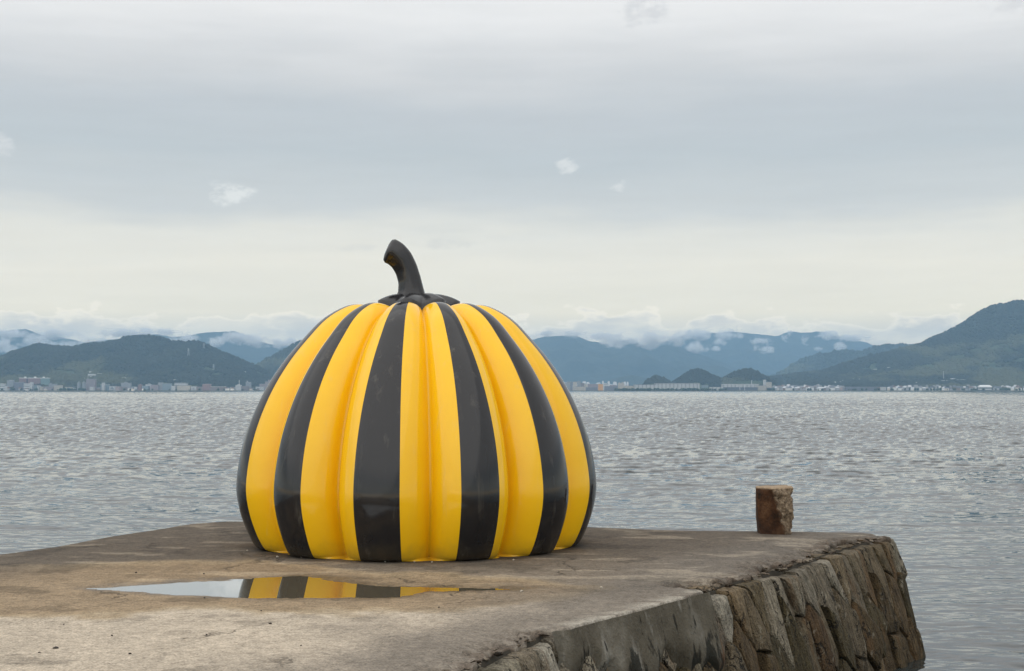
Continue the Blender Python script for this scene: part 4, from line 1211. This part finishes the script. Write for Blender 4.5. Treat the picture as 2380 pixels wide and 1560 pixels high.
zones = [(1797, 1880, 'on the shore right of the cream harbour tower', 32), (1880, 1962, 'in the crowded middle of the right shore town', 36),
         (2062, 2150, 'on the shore left of the terraced hillside complex', 20), (2150, 2270, 'on the shore below the terraced hillside complex', 22), (2308, 2395, 'on the shore right of the big white hall', 14)]
for za, zb, where, cnt in zones:
    for k in range(cnt):
        x = za + (zb - za) * (k + rg.uniform(0.1, 0.9)) / cnt
        row = rg.random()
        Y = 5008 + 190 * row
        house(x, 0, rg.uniform(4.5, 9.0), rg.uniform(6.0, 9.5) + 5.0 * row, Y, rg.choice((0, 0, 0, 1, 2, 2, 3)), rg.choice((0, 0, 1, 1, 1, 2, 4, 4)), where, 'houses ' + where, z0=GROUND)
for (x, yb) in [(1905, 892), (1912, 890), (1922, 889), (1932, 889), (1944, 888.5), (1952, 891), (1961, 889), (1972, 885), (1978, 890), (1984, 884.5), (1993, 880), (1996, 885), (2000, 879.5),
                (1968, 888), (1940, 893), (1926, 894), (1992, 896), (2092, 897), (2120, 894.5), (2131, 894), (2152, 896), (2158, 892)]:
    p = right_hill.at(x, yb)
    house(x, yb, rg.uniform(4.5, 7), rg.uniform(4, 6), p.y - 4, rg.choice((0, 0, 0, 1)), rg.choice((0, 1, 4, 4)), 'on the low slope above the right shore', 'houses on the low right slope')
# houses between the left blocks
for x in (20, 47, 63, 106, 160, 172, 188, 225, 230, 260, 300, 308, 333, 450, 527, 531, 540, 583, 588, 600):
    house(x, 0, rg.uniform(4, 7), rg.uniform(5, 8), 5012 + rg.uniform(0, 30), rg.choice((0, 1, 2, 3)), rg.choice((0, 1, 2)), 'squeezed between the blocks of the left waterfront', 'houses on the left waterfront', z0=GROUND)
# distant city spread behind the pumpkin's right edge
for k in range(44):
    x = 1306 + 170 * rg.random(); Y = rg.uniform(5600, 8200)
    house(x, 0, rg.uniform(4, 9), rg.uniform(12, 24) * 5600 / Y, Y, rg.choice((0, 0, 1, 2)), 4, 'in the hazy city right of the pumpkin', 'far city houses right of the pumpkin', z0=GROUND)

# masts and pylons
def lattice(name, x, yt, yb, Y, w0, w1, label, cat, mats, bands=6):
    a = P(x, yb, Y); b = P(x, yt, Y); H = b.z - a.z
    root = empty(name, (a.x, Y, a.z - 3), label, cat)
    for k in range(bands):
        bm = bmesh.new()
        z0, z1 = H * k / bands, H * (k + 1) / bands
        ra = w0 + (w1 - w0) * k / bands; rb = w0 + (w1 - w0) * (k + 1) / bands
        def bar(p, q, r):
            p, q = Vector(p), Vector(q); d = (q - p); L = d.length
            mtx = d.to_track_quat('Z', 'Y').to_matrix().to_4x4(); mtx.translation = (p + q) / 2
            bmesh.ops.create_cone(bm, segments=4, radius1=r, radius2=r, depth=L, cap_ends=True, matrix=mtx)
        cs = [(-1, -1), (1, -1), (1, 1), (-1, 1)]
        th = max(0.35, w0 * 0.08)
        for i, (sx, sy) in enumerate(cs):
            tx, ty = cs[(i + 1) % 4]
            bar((sx * ra, sy * ra, z0), (sx * rb, sy * rb, z1), th)
            bar((sx * ra, sy * ra, z0), (tx * rb, ty * rb, z1), th * 0.6)
        me = bpy.data.meshes.new('lattice_section'); bm.to_mesh(me); bm.free()
        obj('lattice_section', me, mats[k % len(mats)], root)
    return root, H
STEEL = mat_plain('galvanised_steel', (0.42, 0.44, 0.46), 0.5); REDP = mat_plain('mast_red', (0.45, 0.07, 0.05), 0.6); WHT = mat_plain('mast_white', (0.7, 0.7, 0.7), 0.6)
def pylon(x, yt, yb, h, label):
    Y = h.at(x, yb).y - 5
    root, H = lattice('pylon', x, yt, yb, Y, 4.0, 0.8, label, 'pylon', [STEEL])
    for f in (0.72, 0.84, 0.96):
        box('cross_arm', STEEL, (0, 0, H * f), (12 * (1.2 - f) + 6, 0.8, 0.8), root)
pylon(438, 808, 829, left_hill, 'taller steel pylon on the right shoulder of the left hill')
pylon(496.5, 845, 866, left_hill, 'steel pylon lower down the right flank of the left hill')
pylon(474, 796, 812, left_hill, 'steel pylon on the crest at the right end of the left hill')
lattice('radio_mast', 205.5, 786, 803, 6190, 1.4, 0.7, 'thin red and white radio mast on the left hill crest', 'mast', [REDP, WHT])
lattice('radio_mast', 367.5, 775, 788, 6190, 1.6, 0.6, 'dark thin mast on the summit of the left hill', 'mast', [STEEL])
lattice('radio_mast', 334, 777, 785, 6190, 1.2, 0.6, 'small mast on the summit left of the taller one', 'mast', [STEEL])
lattice('radio_mast', 556, 881.5, 906, 5060, 1.2, 0.5, 'tall pale mast among the white blocks of the left waterfront', 'mast', [WHT])
lattice('radio_mast', 1712, 757, 775, 15450, 4.0, 2.5, 'hazy mast on the far mountain top at right', 'mast', [STEEL])
lattice('radio_mast', 2112, 798, 807, 9450, 2.5, 1.2, 'small mast on the hazy ridge behind the right hill', 'mast', [STEEL])
lattice('radio_mast', 1747, 882, 893, 5060, 0.9, 0.5, 'slender white mast above the ferry hall roof', 'mast', [WHT])
lattice('radio_mast', 2193, 861, 884, right_hill.at(2193, 884).y, 1.2, 0.6, 'slender pylon above the terraced hillside complex', 'mast', [STEEL])
# two leaning white lamp masts in front of the ferry hall
for x, lab in ((1720, 'left of two curved white masts before the ferry hall'), (1731, 'right of two curved white masts before the ferry hall')):
    a = P(x, 908.5, 5010); H = 13 / F * 5010
    pts = [(-0.14 * H * (1 - s) ** 2 * 1.0 * (1 if x < 1725 else 0.6), 0, H * s) for s in np.linspace(1, 0, 9)]
    pts = [(-3.2 * s * s, 0, H * s) for s in np.linspace(0, 1, 9)]
    V = []; fc = []
    for i, p in enumerate(pts):
        r = 0.95 - 0.3 * i / 8
        for k in range(8): V.append((p[0] + r * math.cos(k * math.pi / 4), r * math.sin(k * math.pi / 4), p[2]))
    for i in range(8):
        for k in range(8): fc.append((i * 8 + k, i * 8 + (k + 1) % 8, (i + 1) * 8 + (k + 1) % 8, (i + 1) * 8 + k))
    fc.append(tuple(range(64, 72)))
    o = obj('curved_mast', mesh_np('curved_mast', np.array(V), fc, True), WHT, None, lab, 'mast', 'curved masts before the ferry hall')
    o.location = (a.x, 5010, GROUND)

# shore trees: a dark belt along the quays, read as one mass
def shore_trees():
    rg = np.random.default_rng(77); bv, bf = ICO
    Xs = []; 
    for a, b, n in ((1430, 1640, 150), (1640, 1690, 20), (1784, 1800, 20), (140, 200, 40), (0, 620, 30), (1800, 2395, 40)):
        for _ in range(n): Xs.append((rg.uniform(a, b), 5005 + rg.uniform(0, 22)))
    for a, b, n in ((0, 620, 200), (1800, 2395, 320)):
        for _ in range(n): Xs.append((rg.uniform(a, b), 5060 + rg.uniform(0, 140)))
    n = len(Xs); A = np.array(Xs)
    X = (A[:, 0] - 1190) / F * A[:, 1]; Y = A[:, 1]
    r = rg.uniform(2.4, 5.5, n)
    V = bv[None] * (1 + rg.uniform(-.3, .3, (n, len(bv), 1))) * r[:, None, None]
    V[:, :, 0] += X[:, None]; V[:, :, 1] += Y[:, None]; V[:, :, 2] += (GROUND + r * 0.75)[:, None]
    me = mesh_np('shore_trees', V.reshape(-1, 3), (bf[None] + (np.arange(n) * len(bv))[:, None, None]).reshape(-1, 3))
    tone = rg.random(n)[:, None]
    c = np.array([0.025, 0.045, 0.022]) * (1 - tone) + np.array([0.06, 0.085, 0.04]) * tone
    cattr(me, 'tint', np.repeat(c, len(bv), 0))
    obj('shore_trees', me, M['forest'], label='dark belt of trees along the far quays and between houses', cat='trees', kind='stuff')
shore_trees()

# ------------------------------------------------------------------ HAZE
def haze():
    bm = bmesh.new(); bmesh.ops.create_cube(bm, size=1.0)
    me = bpy.data.meshes.new('haze'); bm.to_mesh(me); bm.free()
    m = bpy.data.materials.new('haze_air'); m.use_nodes = True
    t = NT(m.node_tree)
    vol = t.n('ShaderNodeVolumePrincipled'); out = t.n('ShaderNodeOutputMaterial')
    vol.inputs['Color'].default_value = (0.42, 0.70, 1.0, 1)
    vol.inputs['Density'].default_value = HAZE_K
    vol.inputs['Anisotropy'].default_value = 0.1
    t.link(vol.outputs[0], out.inputs['Volume'])
    o = obj('haze', me, m, kind='stuff', label='thin blue haze over the sea and far shore', cat='haze')
    x0, x1, y0, y1, z0, z1 = -14500, 14500, -14000, 18500, -8.0, HAZE_TOP
    o.location = ((x0 + x1) / 2, (y0 + y1) / 2, (z0 + z1) / 2); o.scale = (x1 - x0, y1 - y0, z1 - z0)
haze()

# ------------------------------------------------------------------ LOW CLOUD on the far mountains
def low_clouds():
    bm = bmesh.new(); bmesh.ops.create_icosphere(bm, subdivisions=2, radius=1.0)
    me = bpy.data.meshes.new('low_cloud'); bm.to_mesh(me); bm.free()
    m = bpy.data.materials.new('cloud_vapour'); m.use_nodes = True
    t = NT(m.node_tree)
    tc = t.n('ShaderNodeTexCoord').outputs['Object']
    pos = t.n('ShaderNodeNewGeometry').outputs['Position']
    n = t.noise(t.v('MULTIPLY', pos, (1.0, 0.8, 1.2)), 0.0085, 6.0, 0.66)
    ln = t.n('ShaderNodeVectorMath', operation='LENGTH'); t.link(tc, ln.inputs[0])
    fall = t.m('SUBTRACT', 1.0, ln.outputs['Value'])
    dd = t.m('SUBTRACT', t.m('ADD', t.m('MULTIPLY', n, 4.2), t.m('MULTIPLY', fall, 0.75)), 2.36)
    dd = t.m('MULTIPLY', t.m('MAXIMUM', dd, 0.0), t.m('MULTIPLY', t.step(fall, 0.0, 0.35), 0.05))
    vol = t.n('ShaderNodeVolumeScatter'); vol.inputs['Color'].default_value = (0.99, 0.99, 0.99, 1)
    vol.inputs['Anisotropy'].default_value = 0.2
    t.link(dd, vol.inputs['Density'])
    out = t.n('ShaderNodeOutputMaterial'); t.link(vol.outputs[0], out.inputs['Volume'])
    m.cycles.volume_step_rate = 0.7 if hasattr(m.cycles, 'volume_step_rate') else 0
    W = [(8, 797, 34, 24, 11300), (40, 812, 30, 14, 11200), (92, 793, 36, 16, 11300), (160, 800, 45, 12, 11300), (212, 790, 36, 18, 11300), (290, 776, 70, 12, 11400),
         (428, 787, 34, 14, 11400), (505, 795, 36, 14, 11200), (545, 787, 40, 16, 11300), (600, 792, 50, 16, 11300), (660, 798, 40, 14, 11300), (350, 772, 60, 10, 11500),
         (30, 775, 50, 10, 11500), (130, 778, 60, 12, 11500), (1440, 790, 60, 16, 11000), (1430, 803, 26, 9, 10900), (1476, 799, 16, 11, 10900), (1512, 793, 44, 20, 11000), (1566, 788, 40, 22, 11000),
         (1622, 808, 28, 15, 12700), (1666, 797, 26, 13, 13200), (1662, 812, 14, 8, 12900), (1694, 777, 34, 14, 13600), (1770, 798, 26, 22, 13300), (1782, 814, 22, 9, 13000), (1832, 781, 16, 14, 13400),
         (1953, 806, 15, 12, 13000), (1900, 811, 12, 8, 13000), (1874, 790, 14, 14, 13300), (1925, 780, 30, 12, 13400), (1380, 782, 50, 11, 11200), (1620, 778, 40, 14, 13500), (1985, 786, 40, 9, 13500), (1300, 776, 50, 8, 11200)]
    for x, y, rx, ry, Y in W:
        p = P(x, y, Y)
        o = bpy.data.objects.new('low_cloud', me); COL.objects.link(o)
        if not me.materials: me.materials.append(m)
        o.location = p; k = Y / F * 1.25
        o.scale = (rx * k, max(rx, ry) * 0.8 * k, ry * k)
        tag(o, 'torn white scraps of low cloud clinging to the far mountains', 'cloud', 'low clouds on the far mountains', 'stuff')
low_clouds()
